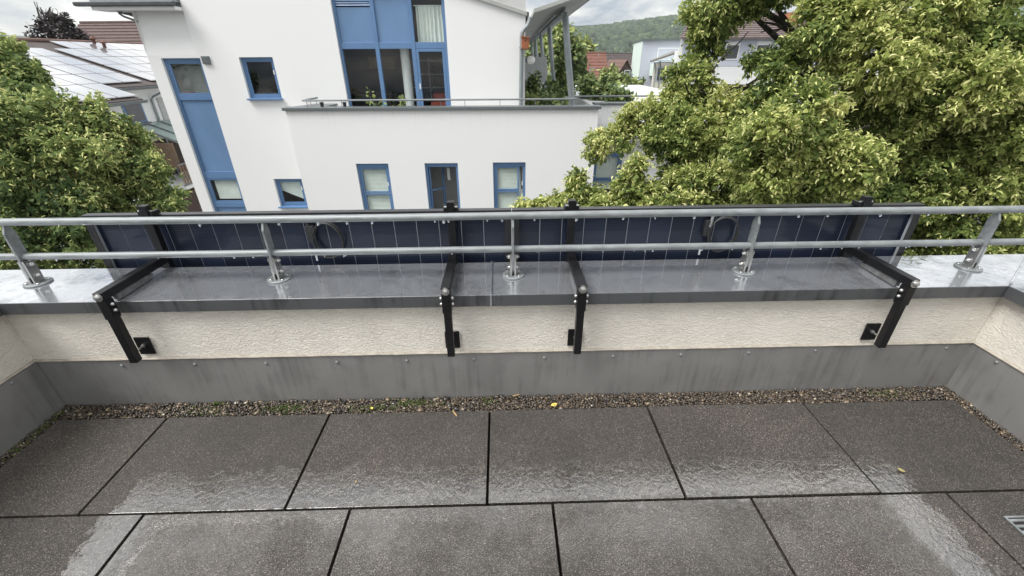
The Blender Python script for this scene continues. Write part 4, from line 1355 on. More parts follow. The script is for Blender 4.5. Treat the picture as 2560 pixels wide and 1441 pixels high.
def bracket():
    t = thing("panel_bracket", BX[0][1], "bracket", (BX[0][0], YW, 0), 0, "black brackets carrying the solar panels")
    yu = 1.449 - YW
    MB().box(-a_, a_, yu - a_, yu + a_, .283, .492).build("upright", MT["black_metal"], t, bevel=.002)
    MB().box(-a_ - .003, a_ + .003, yu - a_ - .003, yu + a_ + .003, .4925, .5745).build("sleeve", MT["black_metal"], t, bevel=.002)
    MB().box(-a_ - .002, a_ + .002, yu - a_ - .0035, 1.7795 - YW, .5750, .6080).build("arm", MT["black_metal"], t, bevel=.002)
    MB().box(-a_ - .002, a_ + .002, 1.780 - YW, 1.8105 - YW, .20, .832).build("panel_post", MT["black_metal"], t, bevel=.002)
    MB().lathe([(.0165, -.0005), (.0165, -.0030), (.0115, -.0032), (.0105, -.010), (.006, -.0125)], 20, (0, yu - a_ - .0035, .592), "y").build("end_bolt", MT["stainless"], t, smooth=True)
    bm = MB().lathe([(.0075, 0), (.0075, .004), (.0055, .009), (.002, .011)], 12, axis="x").mesh("side_bolt", MT["stainless"], True)
    for z in (.553, .527):
        inst("side_bolt", bm, t, (a_ + .003, yu, z))
        inst("side_bolt", bm, t, (-a_ - .003, yu, z), (0, 0, math.pi))
    MB().prism([(YC0 + .008, ZC + .003), (.16, ZC + .0055), (.17, .5655), (.12, .5745), (YC0 + .004, .5745)], -.011, .011, "x").build("rubber_wedge", MT["rubber"], t, bevel=.002)
    MB().box(-.031, .031, -.0105, -.003, .272, .356).build("wall_plate", MT["black_metal"], t, bevel=.0025)
    MB().tube([(0, -.011, .318), (0, yu + a_ - .001, .318)], .0042, 10).build("spacer_bolt", MT["stainless"], t, smooth=True)
    MB().lathe([(.0085, -.0105), (.0085, -.017), (.006, -.018)], 6, (0, 0, .318), "y").build("spacer_nut", MT["stainless"], t)
    # clamp over the panel's upper edge
    for sg in (-1, 1):
        MB().box(min(sg * (a_ + .003), sg * (a_ + .016)), max(sg * (a_ + .003), sg * (a_ + .016)), 1.785 - YW, 1.832 - YW, .7865, .806).build("edge_clamp", MT["black_metal"], t, bevel=.0015)
    c2 = MB().lathe([(.005, 0), (.005, .012), (.003, .014)], 8, (0, 1.79 - YW, .812), "x")
    cb = MB().tube([(-a_ - .014, 1.792 - YW, .8085), (a_ + .014, 1.792 - YW, .8085)], .004, 8)
    cb.build("clamp_bolt", MT["stainless"], t)
    MB().lathe([(.009, 0), (.009, .005), (.006, .009)], 6, (0, 1.787 - YW, .6085)).build("arm_bolt", MT["stainless"], t)
    return t


br = bracket()
for i, (x, lab) in enumerate(BX):
    o = br if i == 0 else copy_tree(br)
    o.location = (x, YW, 0)
    o["label"] = lab

# ---- rain drops hanging under the rails and lying on metal
dm = MB()
for x, big in ((-.89, 1), (-.735, 1.2), (-.62, 1), (-.52, 1), (-.235, 1.3), (-.215, .9), (.0, 1), (.30, 1.2), (-.27, .8), (.49, 1), (.62, .8), (.78, 1.1), (1.21, 1), (1.33, .9), (1.55, 1), (1.75, .8), (-1.2, 1), (.13, .9), (-.06, .8)):
    z = .812 - .0150 + .0015 * math.sin(x * 2.2)
    r = .0052 * big
    dm.lathe([(r * .3, r * .5), (r * .8, 0), (r, -r * .7), (r * .75, -r * 1.5), (r * .25, -r * 1.9)], 8, (x, YR - .003, z))
for k in range(26):
    x = random.uniform(-2, 2.1)
    z = .667 - .0140 + .001 * math.sin(x * 2 + 1)
    r = .0040 * random.uniform(.6, 1.1)
    dm.lathe([(r * .3, r * .5), (r * .8, 0), (r, -r * .7), (r * .7, -r * 1.4), (r * .25, -r * 1.8)], 8, (x, YR - .002, z))
tag(dm.build("water_drops", MT["drop"], smooth=True), "clear raindrops hanging below the railing pipes", kind="stuff")

# ---- gravel strip along the walls
gb = MB().box(XL + .004, XR - .004, PY2 + .001, YW - .005, -.044, -.018).box(XL + .004, PEL - .001, -3.5, PY2, -.044, -.018).box(PER + .001, XR - .004, -3.5, PY2, -.044, -.018)
tag(gb.build("gravel_bed", MT["soil"]), kind="structure")
# icosphere
ph = (1 + 5 ** .5) / 2
IV = np.array([(-1, ph, 0), (1, ph, 0), (-1, -ph, 0), (1, -ph, 0), (0, -1, ph), (0, 1, ph), (0, -1, -ph), (0, 1, -ph), (ph, 0, -1), (ph, 0, 1), (-ph, 0, -1), (-ph, 0, 1)], float)
IV /= np.linalg.norm(IV[0])
IF = np.array([(0, 11, 5), (0, 5, 1), (0, 1, 7), (0, 7, 10), (0, 10, 11), (1, 5, 9), (5, 11, 4), (11, 10, 2), (10, 7, 6), (7, 1, 8), (3, 9, 4), (3, 4, 2), (3, 2, 6), (3, 6, 8), (3, 8, 9), (4, 9, 5), (2, 4, 11), (6, 2, 10), (8, 6, 7), (9, 8, 1)])


def lumps(name, P, S, tint, m, smooth=True):
    n = len(P)
    V = IV[None] * (1 + rng.normal(0, .12, size=(n, 12, 1))) * S[:, None, :]
    ang = rng.random(n) * 6.283
    ca, sa = np.cos(ang)[:, None], np.sin(ang)[:, None]
    tl = rng.normal(0, .3, n)[:, None]
    x, y, z = V[..., 0], V[..., 1], V[..., 2]
    z, x = z * np.cos(tl) + x * np.sin(tl), x * np.cos(tl) - z * np.sin(tl)
    V = np.stack([x * ca - y * sa, x * sa + y * ca, z], -1) + P[:, None, :]
    F = (IF[None] + (np.arange(n) * 12)[:, None, None]).reshape(-1, 3)
    me = bpy.data.meshes.new(name)
    V = V.reshape(-1, 3)
    me.vertices.add(len(V)); me.vertices.foreach_set("co", V.astype(np.float32).ravel())
    me.loops.add(len(F) * 3); me.loops.foreach_set("vertex_index", F.astype(np.int32).ravel())
    me.polygons.add(len(F)); me.polygons.foreach_set("loop_start", np.arange(len(F), dtype=np.int32) * 3)
    me.polygons.foreach_set("loop_total", np.full(len(F), 3, dtype=np.int32))
    if smooth:
        me.polygons.foreach_set("use_smooth", np.ones(len(F), dtype=bool))
    a = me.attributes.new("tint", "FLOAT", "POINT"); a.data.foreach_set("value", np.repeat(tint, 12).astype(np.float32))
    me.materials.append(m)
    me.update(calc_edges=True)
    o = bpy.data.objects.new(name, me); COL.objects.link(o)
    return o


def pebbles(n, x0, x1, y0, y1):
    return np.stack([rng.uniform(x0, x1, n), rng.uniform(y0, y1, n), rng.uniform(-.018, -.003, n)], 1)


PP = np.concatenate([pebbles(16500, XL + .01, XR - .01, PY2 + .004, YW - .008), pebbles(2200, XL + .008, PEL - .004, .55, PY2), pebbles(2200, PER + .004, XR - .010, .55, PY2)])
sz = np.clip(rng.lognormal(math.log(.0041), .35, len(PP)), .002, .010)[:, None] * np.stack([rng.uniform(.9, 1.5, len(PP)), rng.uniform(.7, 1.1, len(PP)), rng.uniform(.5, .8, len(PP))], 1)
sz[rng.random(len(PP)) < .05] *= 1.7
ti = np.clip(rng.beta(1.2, 1.9, len(PP)), 0, 1)
tag(lumps("gravel", PP, sz, ti, MT["pebble"]), "wet brown and cream gravel strip between the pavers and the wall", kind="stuff")
# a few stones kicked onto the slab edges
# moss and seedlings in the gravel
mp_, ms_ = [], []
for (cx, cy, rx, ry, n) in ((-.98, 1.46, .09, .03, 260), (-.42, 1.475, .10, .025, 280), (-1.35, 1.45, .10, .03, 90), (-1.96, 1.35, .02, .2, 220), (-.07, 1.48, .03, .02, 60), (-.6, 1.45, .1, .02, 120), (1.75, 1.47, .1, .03, 100), (-1.30, 1.50, .03, .01, 80)):
    q = np.stack([rng.normal(cx, rx * .6, n), rng.normal(cy, ry * .6, n), rng.uniform(-.008, .004, n)], 1)
    q = q[(q[:, 1] < YW - .01) & (q[:, 0] > XL + .01)]
    mp_.append(q)
mp_ = np.concatenate(mp_)
tag(lumps("moss", mp_, np.full((len(mp_), 3), .0024) * rng.uniform(.6, 1.4, (len(mp_), 1)), rng.random(len(mp_)), MT["moss"], False), "green moss cushions in the gravel strip", kind="stuff")


def fallen_leaf(label, loc, rz, L, Wd, m, name="fallen_leaf", cat="leaf", group=None):
    b = MB()
    n = 8
    prev = None
    for i in range(n + 1):
        t = i / n
        w = Wd * math.sin(math.pi * min(1, t * .97 + .02)) ** .8 * .5 + .0003
        row = []
        for s in (-1, -.5, 0, .5, 1):
            row.append((t * L - L / 2, s * w, .0015 + .10 * L * (abs(s) ** 1.5) + .12 * L * (t - .5) ** 2))
        b0 = len(b.v); b.v += row
        if prev is not None:
            for k in range(4):
                b.face((prev + k, b0 + k, b0 + k + 1, prev + k + 1))
        prev = b0
    o = b.build(name, m, smooth=True)
    o.location = loc; o.rotation_euler = (0, 0, rz)
    so = o.modifiers.new("thick", "SOLIDIFY"); so.thickness = .0006
    return tag(o, label, cat, group)


q = atz(1385, 1014, 0)
fallen_leaf("curled yellow leaf lying on the gravel near the middle of the strip", (q.x, q.y, .001), .4, .030, .018, MT["yellow_leaf"])
q = atz(930, 1022, 0)
fallen_leaf("small pale yellow leaf on the gravel left of the middle", (q.x, q.y, .001), -.9, .016, .010, MT["yellow_leaf"])
q = atz(2252, 1178, 0)
fallen_leaf("yellow leaf lying in the water on the far right paver", (q.x, q.y, .002), 2.3, .022, .015, MT["dull_leaf"])
q = atz(1137, 1037, 0)
fallen_leaf("dry straw-coloured stalk lying on a paver edge beside the gravel", (q.x, q.y, .002), -1.0, .040, .0045, MT["straw"], "dry_stalk", "stalk")
q = atz(1290, 991, 0)
fallen_leaf("thin dry stalk lying across the gravel against the flashing", (q.x, q.y, .002), .25, .034, .003, MT["straw"], "dry_stalk", "stalk")
q = atz(890, 1206, 0)
fallen_leaf("tiny brown scrap on the paver left of the middle", (q.x, q.y, .001), 1.4, .010, .003, MT["straw"], "dry_stalk", "stalk")

# ---- floor drain at the right edge
dr0 = atz(2507, 1293, 0)
fd = thing("floor_drain", "galvanised slotted drain grate set in the pavers at the right", "drain", (dr0.x + .075, dr0.y - .075, 0))
b = MB()
for x0, x1, y0, y1 in ((-.075, .075, .069, .075), (-.075, .075, -.075, -.069), (-.075, -.069, -.0689, .0689), (.069, .075, -.0689, .0689)):
    b.box(x0, x1, y0, y1, .0005, .006)
b.build("frame", MT["galv"], fd, bevel=.001)
for k in range(7):
    y = -.06 + k * .02
    MB().box(-.0685, .0685, y - .0045, y + .0045, .001, .0055).build("bar", MT["galv"], fd, bevel=.001)
MB().box(-.004, .004, -.0685, .0685, .0010, .0045).build("cross_bar", MT["galv"], fd)
MB().box(-.068, .068, -.068, .068, .0002, .0008).build("sump", MT["joint"], fd)

# ================================================================== PLANTS ON THE FAR TERRACE
RB = Matrix.Rotation(BA, 3, "Z")


def bpt(s, n, z):
    return RB @ Vector((s, n, z))


def bush(name, label, cat, loc, clumps, leaf, per, k=7, m="leaf_far", bract=0, group=None, stem=True, tint0=.45, twig=.15, mb="bract", r0=.04, cards=True):
    t = thing(name, label, cat, loc, 0, group)
    foliage(t, clumps, loc, leaf=leaf, per_area=per, k=k, mat_leaf=m, bracts=bract, mat_bract=mb, twig=twig, tint0=tint0, back=.6, cards=cards)
    if stem:
        top = Vector(clumps[0][0])
        limbs(t, loc, loc, Vector(loc).lerp(top, .5), [c[0] for c in clumps[:6]], r0)
    return t


def potted(label, s, n, z0, sticks, h, nleaf, group):
    loc = bpt(s, n, z0)
    t = thing("potted_plant", label, "plant", loc, 0, group)
    MB().lathe([(.09, 0), (.11, .16), (.12, .16), (.12, .19), (.10, .19), (.09, .15)], 14).build("pot", MT["terracotta"], t, smooth=True)
    b = MB(); P = []
    for k in range(sticks):
        a = random.random() * 6.28; d = random.uniform(.02, .22)
        tip = Vector((d * math.cos(a), d * math.sin(a), h * random.uniform(.6, 1)))
        b.tube([(0, 0, .15), tip * .5 + Vector((0, 0, .1)), tip], .006, 5)
        for q in range(nleaf):
            P.append(tip * random.uniform(.45, 1.05) + Vector((random.gauss(0, .05), random.gauss(0, .05), random.gauss(0, .03))))
    b.build("stem", MT["bark"], t)
    P = np.array([tuple(p) for p in P]); n_ = len(P)
    me = leaf_mesh("foliage", P, unit(rng.normal(size=(n_, 3)) + np.array([0, -.3, -.2])), unit(rng.normal(0, .6, size=(n_, 3)) + np.array([0, -.5, .8])), rng.uniform(.07, .13, n_), rng.uniform(.06, .10, n_), rng.uniform(.3, 1, n_), LEAF_T, MT["leaf_far"])
    o = bpy.data.objects.new("foliage", me); COL.objects.link(o); o.parent = t
    return t


g_ = "pot plants along the terrace railing"
potted("leafy green pot plant in front of the glazing, left one of the pair", -3.72, NB + .55, -.28, 6, .95, 9, g_)
potted("leafy green pot plant in front of the glazing, right one of the pair", -3.02, NB + .55, -.28, 7, .88, 9, g_)
for s, lab in ((-5.02, "small dark pot by the corner of the terrace railing"), (-4.42, "small dark pot on the terrace cap left of the blue glazing")):
    p = thing("plant_pot", lab, "pot", bpt(s, NB + .25, .283))
    MB().lathe([(.04, 0), (.05, .09), (.055, .09), (.055, .105), (.045, .105)], 12).build("pot", MT["terracotta"], p, smooth=True)


def bclump(lst):
    out = []
    for (px, py, Y, rx, ry, tone, dens) in lst:
        out += clumps_px([(px, py, Y, rx, ry, tone, dens)])
    return out


# climbers and shrubs on the side terrace
def base_px(px, Y, z):
    c = at(px, 270, Y); return (c.x, c.y, z)


bush("climbing_plant", "green climber winding up the second canopy column", "plant", base_px(1400, 18.2, -.3),
     bclump([(1402, 200, 18.2, 12, 30, .1, 1), (1408, 160, 18.2, 9, 20, 0, 1), (1404, 235, 18.2, 22, 25, .1, 1), (1420, 225, 18.0, 12, 25, -.1, 1), (1380, 225, 17.5, 12, 20, 0, 1)]), .11, 26, r0=.05)
bush("shrub", "bushy green shrub beside the downpipe on the side terrace", "shrub", base_px(1330, 15.0, -.3),
     bclump([(1332, 210, 15.0, 14, 24, -.1, 1), (1340, 235, 15.0, 18, 25, 0, 1), (1328, 255, 14.5, 10, 16, .3, 1)]), .10, 30, r0=.03)
bush("shrub", "low green shrub behind the terrace railing left of the raking column", "shrub", base_px(1395, 14.3, -.3),
     bclump([(1390, 250, 14.3, 30, 20, .1, 1), (1365, 255, 14.0, 15, 14, -.1, 1), (1420, 245, 14.5, 12, 20, .1, 1)]), .09, 32, r0=.03)
for i, (px, py, Y, rx, ry, lab) in enumerate(((1470, 215, 22, 18, 26, "green shrub right of the raking column behind the far railing"), (1505, 225, 21, 20, 24, "yellow-green shrub in the middle of the far terrace hedge"),
                                              (1545, 235, 20, 22, 18, "low ochre shrub at the right of the far terrace hedge"))):
    bush("shrub", lab, "shrub", base_px(px, Y, -.6), bclump([(px, py, Y, rx, ry, .1, 1), (px - 10, py + 18, Y, rx * .8, ry * .6, -.1, 1), (px + 12, py + 12, Y, rx * .7, ry * .7, 0, 1)]), .14, 16, group="shrubs on the far terrace", r0=.03)

# ================================================================== NEIGHBOUR'S HOUSE WITH SOLAR ROOF (LEFT)
nh = thing("neighbour_house", "white house at the left with rain-wet solar modules covering its roof", "house", (0, 0, 0), BA)
rzf = lambda s: 2.1 - .34 * (s + 21.2)
dzn = Vector((.34, 0, 1)).normalized()


def roof_slab(s0, s1, n0, n1, off, th, name, m, parent=nh, bevel=0):
    z = lambda s: rzf(s) + off
    return MB().prism([(s0, z(s0)), (s1, z(s1)), (s1, z(s1) - th), (s0, z(s0) - th)], n0, n1, "y").build(name, m, parent, bevel=bevel)


RS = -21.75
roof_slab(RS, -15.28, 12.0, 19.33, -.10, .10, "roof", MT["tile_dark"])
roof_slab(RS, -16.49, 19.332, 34.0, -.10, .10, "roof", MT["tile_dark"])
MB().prism([(RS - .001, rzf(RS) - .10), (RS - .001, rzf(RS) - .2), (-28, .2), (-28, .3)], 12.0, 34.0, "y").build("roof", MT["tile_brown"], nh)
MB().tube([(RS, 12, rzf(RS) - .07), (RS, 34, rzf(RS) - .07)], .10, 8).build("ridge_tiles", MT["tile_brown"], nh)
# rows of solar modules (landscape), shared meshes
dl = math.hypot(1, .34)
mods = {}


def module(s0, s1, n0, n1):
    key = (round(s1 - s0, 3), round(n1 - n0, 3))
    if key not in mods:
        ls, ln = key
        b = MB().prism([(0.030, -.34 * .030), (ls - .030, -.34 * (ls - .030)), (ls - .030, -.34 * (ls - .030) + .035), (.030, .035 - .34 * .030)], .028, ln - .028, "y")
        mods[key] = b.mesh("solar_module", MT["module"])
    inst("solar_module", mods[key], nh, (s0, n0, rzf(s0) - .04))


ROWS = [-21.45, -20.42, -19.40, -18.38, -17.36, -16.62]
ROWS = [-21.6, -20.63, -19.66, -18.69, -17.72, -16.75]
ln = 0.98
for n0, n1, rows in ((12.2, 19.3, ROWS + [-15.42]), (19.33, 21.55, ROWS), (22.05, 33.8, ROWS)):
    k = max(1, round((n1 - n0) / ln)); w = (n1 - n0) / k
    for i in range(k):
        for a, c in zip(rows[:-1], rows[1:]):
            if n0 == 19.33 and a < -21.0:
                continue
            if n0 > 22 and a < -21.0 and i == 0:
                continue
            module(a, c, n0 + i * w, n0 + (i + 1) * w)
vp_me = MB().lathe([(.07, 0), (.07, .28), (.14, .28), (.14, .34), (.05, .40)], 10).mesh("vent_pipe", MT["tile_red"], True)
for px, py in ((236, 108), (262, 118)):
    c = at(px, py, 24.0)
    s, n = c.dot(RB @ Vector((1, 0, 0))), c.dot(RB @ Vector((0, 1, 0)))
    d = ray(px, py); el = RB @ Vector((1, 0, 0))
    # meet the roof plane
    nrm = el * .34 + Vector((0, 0, 1)); p0 = el * -21.2 + Vector((0, 0, 2.1))
    t = (p0 - CAM).dot(nrm) / d.dot(nrm); q = CAM + d * t
    inst("vent_pipe", vp_me, nh, (q.dot(el), q.dot(RB @ Vector((0, 1, 0))), q.z - .12))
for s1, n0, n1 in ((-15.20, 12.0, 19.4), (-16.41, 19.45, 34)):
    z = rzf(s1) - .16
    MB().prism([(s1 - .10, z + .05), (s1 - .10, z - .06), (s1 + .02, z - .06), (s1 + .05, z + .05)], n0, n1, "y").build("gutter", MT["zinc_trim"], nh)
SWN, SWF = -16.0, -17.1
wl = MB()
wl.box(-27, SWN, 12.5, 18.9, GZ, .10).box(-27, SWF, 18.9, 33.5, GZ, .45)
wl.build("wall", MT["wall_white"], nh)
MB().prism([(-27, .45), (SWF, .45), (-21.75, 2.05)], 18.9, 33.5, "y").build("gable", MT["wall_white"], nh)


def wpt(px, py, S):
    d = ray(px, py); e1 = RB @ Vector((1, 0, 0)); n1 = RB @ Vector((0, 1, 0))
    t = S / d.dot(e1); q = CAM + d * t
    return q.dot(n1), q.z


def wall_box(px0, py0, px1, py1, name, m, S=SWF, th=.06, parent=nh):
    n0, z1 = wpt(px0, py0, S); n1, z0 = wpt(px1, py1, S)
    n0, n1 = min(n0, n1), max(n0, n1)
    return MB().box(S + .002, S + th, n0, n1, min(z0, z1), max(z0, z1)).build(name, m, parent), (n0, n1, min(z0, z1), max(z0, z1))


n0, z1 = wpt(395, 245, SWF); n1, z0 = wpt(432, 302, SWF)
MB().box(SWF + .002, SWF + .05, n0 - .15, n0 + .85, z0, z1).build("roller_shutter", MT["grey_board"], nh)
MB().box(SWF + .002, SWF + .10, n0 - .2, n0 + .9, z0 - .10, z0 - .002).build("window_sill", MT["zinc_trim"], nh)
n0, z1 = wpt(345, 250, SWF); n1, z0 = wpt(366, 302, SWF)
wf = MB().box(SWF + .002, SWF + .06, n1 - 1.1, n1 + .02, z0 - .05, z1 + .05).build("window", MT["blue"], nh, bevel=.01)
MB().box(SWF + .061, SWF + .07, n1 - 1.0, n1 - .08, z0 + .03, z1 - .03).build("pane", MT["glass_far"], wf)
MB().box(SWF + .002, SWF + .16, n1 - 1.2, n1 + .1, z0 - .11, z0 - .052).build("window_sill", MT["zinc_trim"], nh)
n0, z0 = wpt(380, 232, SWF)
MB().tube([(-16.42, 22.2, .24), (-16.45, 22.2, .10), (-16.95, 22.1, -.12), (-17.02, 22.05, -.25), (-17.02, 22.0, -7)], .05, 8).build("downpipe", MT["pipe_grey"], nh, smooth=True)
# glass canopy over the balcony and the balcony itself
cn0, cn1 = 20.4, 24.5
cb = MB()
cb.prism([(SWF + .01, -1.22), (-15.3, -1.95), (-15.3, -1.92), (SWF + .01, -1.19)], cn0, cn1, "y")
ca = cb.build("glass_canopy", mat("canopy_glass", (0.28, 0.36, 0.34), rough=0.15, spec=.7), nh)
rb_me = MB().prism([(SWF + .01, -1.185), (-15.28, -1.915), (-15.28, -1.87), (SWF + .01, -1.14)], 0, .05, "y").mesh("glazing_bar", MT["steel_grey"])
for k in range(6):
    inst("glazing_bar", rb_me, ca, (0, cn0 + k * (cn1 - cn0 - .05) / 5, 0))
balc = MB().box(SWF + .01, -15.2, cn0 - .6, cn1, -3.95, -3.78)
bo = balc.build("balcony", MT["wall_white"], nh)
slat_me = MB().box(-.015, .015, -.045, .045, 0, .86).mesh("railing_slat", MT["wood"])
for k in range(26):
    inst("railing_slat", slat_me, bo, (-15.22, cn0 - .5 + k * .185, -3.72))
MB().box(-15.25, -15.19, cn0 - .6, cn1, -2.86, -2.80).box(-15.25, -15.19, cn0 - .6, cn1, -3.79, -3.72).build("railing_bar", MT["steel_grey"], bo)
MB().box(SWF + .004, SWF + .05, cn0 - .3, cn1, -3.7, -2.0).build("back_panel", MT["dark_wood"], nh)
MB().box(-16.9, -15.3, cn0 - .35, cn0 - .3, -3.0, -1.9).build("side_screen", MT["wood"], nh)
ch = thing("garden_chair", "wooden garden chair on the neighbour's balcony", "chair", bpt(-15.8, 21.6, -3.78))
MB().box(-.25, .25, -.25, .25, .40, .45).build("seat", MT["orange_wood"], ch)
MB().box(-.25, .25, .22, .26, .451, 1.0).build("backrest", MT["orange_wood"], ch)
for a in (-.22, .22):
    for c in (-.22, .22):
        MB().box(a - .02, a + .02, c - .02, c + .02, 0, .399).build("leg", MT["orange_wood"], ch)
MB().box(SWN - .5, -15.4, 19.6, 26, GZ, -4.1).build("lower_front", MT["timber_clad"], nh)


# ================================================================== HOUSES AND TREES FAR BEHIND
def tiled_house(label, x0, x1, y0, y1, zb, ze, zr, wallm, roofm, axis="x", name="house", rows=9, over=.4):
    """gabled house; ridge along axis; roof slopes carry raised tile courses"""
    t = thing(name, label, "house", ((x0 + x1) / 2, (y0 + y1) / 2, zb))
    ox, oy = (x0 + x1) / 2, (y0 + y1) / 2
    a, c = (x1 - x0) / 2, (y1 - y0) / 2
    zE, zR = ze - zb, zr - zb
    if axis == "x":
        MB().prism([(-c, 0), (c, 0), (c, zE), (0, zR - .12), (-c, zE)], -a, a, "x").build("wall", wallm, t)
        b = MB()
        for s in (-1, 1):
            for k in range(rows):
                f0, f1 = k / rows, (k + 1) / rows
                ya, yb = s * (c + over) * f0, s * (c + over) * f1
                hgt = lambda f: zR - (zR - zE) * f * (c + over) / c
                b.hexa([(-a - .2, ya, hgt(f0) - .02), (a + .2, ya, hgt(f0) - .02), (a + .2, yb, hgt(f1) - .02), (-a - .2, yb, hgt(f1) - .02),
                        (-a - .2, ya, hgt(f0) + .05), (a + .2, ya, hgt(f0) + .05), (a + .2, yb, hgt(f1) + .12), (-a - .2, yb, hgt(f1) + .12)])
        b.build("roof", roofm, t)
        MB().tube([(-a - .2, 0, zR + .07), (a + .2, 0, zR + .07)], .12, 8).build("ridge_tiles", roofm, t)
    else:
        MB().prism([(-a, 0), (a, 0), (a, zE), (0, zR - .12), (-a, zE)], -c, c, "y").build("wall", wallm, t)
        b = MB()
        for s in (-1, 1):
            for k in range(rows):
                f0, f1 = k / rows, (k + 1) / rows
                xa, xb = s * (a + over) * f0, s * (a + over) * f1
                hgt = lambda f: zR - (zR - zE) * f * (a + over) / a
                b.hexa([(xa, -c - .3, hgt(f0) - .02), (xa, c + .3, hgt(f0) - .02), (xb, c + .3, hgt(f1) - .02), (xb, -c - .3, hgt(f1) - .02),
                        (xa, -c - .3, hgt(f0) + .05), (xa, c + .3, hgt(f0) + .05), (xb, c + .3, hgt(f1) + .12), (xb, -c - .3, hgt(f1) + .12)])
        b.build("roof", roofm, t)
    return t, (ox, oy, zb)


def far_window(t, o, x0, x1, y, z0, z1, m="white_paint", glass="glass_far", name="window"):
    w = MB().box(x0 - o[0], x1 - o[0], y - .05 - o[1], y + .02 - o[1], z0 - o[2], z1 - o[2]).build(name, MT[m], t)
    MB().box(x0 + .08 - o[0], x1 - .08 - o[0], y - .07 - o[1], y - .051 - o[1], z0 + .08 - o[2], z1 - .08 - o[2]).build("pane", MT[glass], w)
    return w


# red-brown roof behind the solar house
p = at(200, 62, 42); q = at(420, 82, 42)
rh, ro_ = tiled_house("house behind the solar roof showing only its long red-brown tiled roof", p.x, q.x + 6, 37, 47, GZ, 1.0, 4.10, MT["wall_white"], MT["tile_redbrown"], "x", rows=14)
rh.rotation_euler = (0, 0, math.radians(-3))
# dark copper-leaved tree in front of the sky
c0 = [(130, 75, 36, 28, 30, 0, .8), (165, 70, 36, 24, 22, 0, .8), (105, 88, 36, 26, 18, -.1, .7), (185, 90, 36, 26, 16, 0, .8), (150, 50, 36, 14, 12, 0, .6), (115, 58, 36, 12, 10, 0, .5), (208, 98, 36, 16, 10, 0, .8)]
cc = clumps_px(c0)
tl = at(150, 90, 36)
ct = bush("copper_tree", "dark purple-leaved tree with bare upswept twigs against the bright sky", "tree", (tl.x, tl.y, GZ), cc, .15, 6.0, k=6, m="leaf_copper", twig=.5, tint0=.3, r0=.22)
b = MB()
for k in range(26):
    a = at(random.uniform(95, 170), random.uniform(60, 95), 36)
    tx, ty = random.choice([(68, 30), (62, 45), (75, 25), (88, 5), (95, 12), (105, 22), (120, 15), (72, 62), (60, 78), (130, 20), (150, 28), (175, 45)])
    e_ = at(tx + random.uniform(-8, 8), ty + random.uniform(-4, 8), 36 + random.uniform(-1, 1))
    m_ = a.lerp(e_, .5) + Vector((random.uniform(-.2, .2), 0, random.uniform(-.3, .1)))
    o_ = Vector((tl.x, tl.y, GZ))
    b.tube([a - o_, m_ - o_, e_ - o_], [.06, .04, .015], 4)
b.build("twigs", MT["bark"], ct)

# right background: roofs between the white building and the trees
p, q = at(1448, 132, 62), at(1530, 132, 62)
hz, ho = tiled_house("house with a steep orange-red tiled roof in the middle distance", p.x, q.x, 62, 71, GZ, -2.2, 1.95, MT["wall_cream"], MT["tile_red"], "x", rows=12)
ch_ = MB().box(-2.6, -1.9, -.4, .4, 9.2, 10.1).build("chimney", MT["tile_brown"], hz)
sn = MB()
for k in range(2):
    sn.tube([(-1.5 + k * 2.6, -1.2, 9.0), (-1.5 + k * 2.6, -1.2, 9.4)], .05, 6)
sn.build("roof_vent", MT["pipe_grey"], hz)
p, q = at(1528, 148, 66), at(1575, 148, 66)
h2, h2o = tiled_house("dark brown house with its timber gable facing the street, right of the red roof", p.x + .2, q.x + 1.5, 66, 76, GZ, -2.0, 1.15, MT["timber_clad"], MT["tile_brown"], "y", rows=8)
far_window(h2, h2o, p.x + 2.0, p.x + 2.8, 66, -1.0, -.1)
p, q = at(1530, 138, 78), at(1600, 138, 78)
h3, h3o = tiled_house("long house with a dark grey roof behind the brown gable", p.x - 2, q.x + 2, 78, 88, GZ, -.6, 2.0, MT["timber_clad"], MT["tile_dark"], "x", rows=10)
for ax in (-1.6, .4, 2.6):
    MB().tube([(ax, 0, 9.5), (ax, 0, 10.6)], .03, 5).tube([(ax - .5, 0, 10.5), (ax + .5, 0, 10.5)], .025, 5).build("aerial", MT["pipe_grey"], h3)
far_window(h3, h3o, q.x - 2.4, q.x - .9, 77.9, -.9, .3)

# pale mint and lilac apartment block
p, q = at(1608, 102, 58), at(1704, 103, 58)
ab = thing("apartment_block", "flat-roofed apartment block with a pale mint end wall and lilac front", "building", (p.x, 58, GZ), 0)
hh = p.z - GZ; wd = q.x - p.x + 6
MB().prism([(0, 0), (wd, 0), (wd + 3, 9), (1.45, 9)], 0, hh, "z").build("wall", MT["wall_lilac"], ab)
MB().prism([(-.05, -.02), (-.002, -.02), (1.44, 9), (1.39, 9)], 0, hh - .02, "z").build("end_wall", MT["wall_mint"], ab)
MB().prism([(-.15, -.25), (wd + .1, -.25), (wd + 3, 9.1), (1.3, 9.1)], hh + .002, hh + .14, "z").build("roof_edge", MT["zinc_trim"], ab)
for a, c, d, e in ((1.9, 4.4, 2.05, .75), (5.2, 7.5, 2.05, .75)):
    w = MB().box(a, c, -.06, -.002, hh - d, hh - e).build("window", MT["wall_white"], ab)
    MB().box(a + .1, c - .1, -.08, -.061, hh - d + .1, hh - e - .1).build("shutter", MT["wall_lilac"], w)
MB().box(1.2, 7.5, -2.2, -.07, hh - 3.7, hh - 2.4).build("balcony", MT["wall_mint"], ab)
MB().box(1.2, 7.5, -2.25, -2.2, hh - 2.33, hh - 2.25).build("balcony_rail", MT["zinc_trim"], ab)
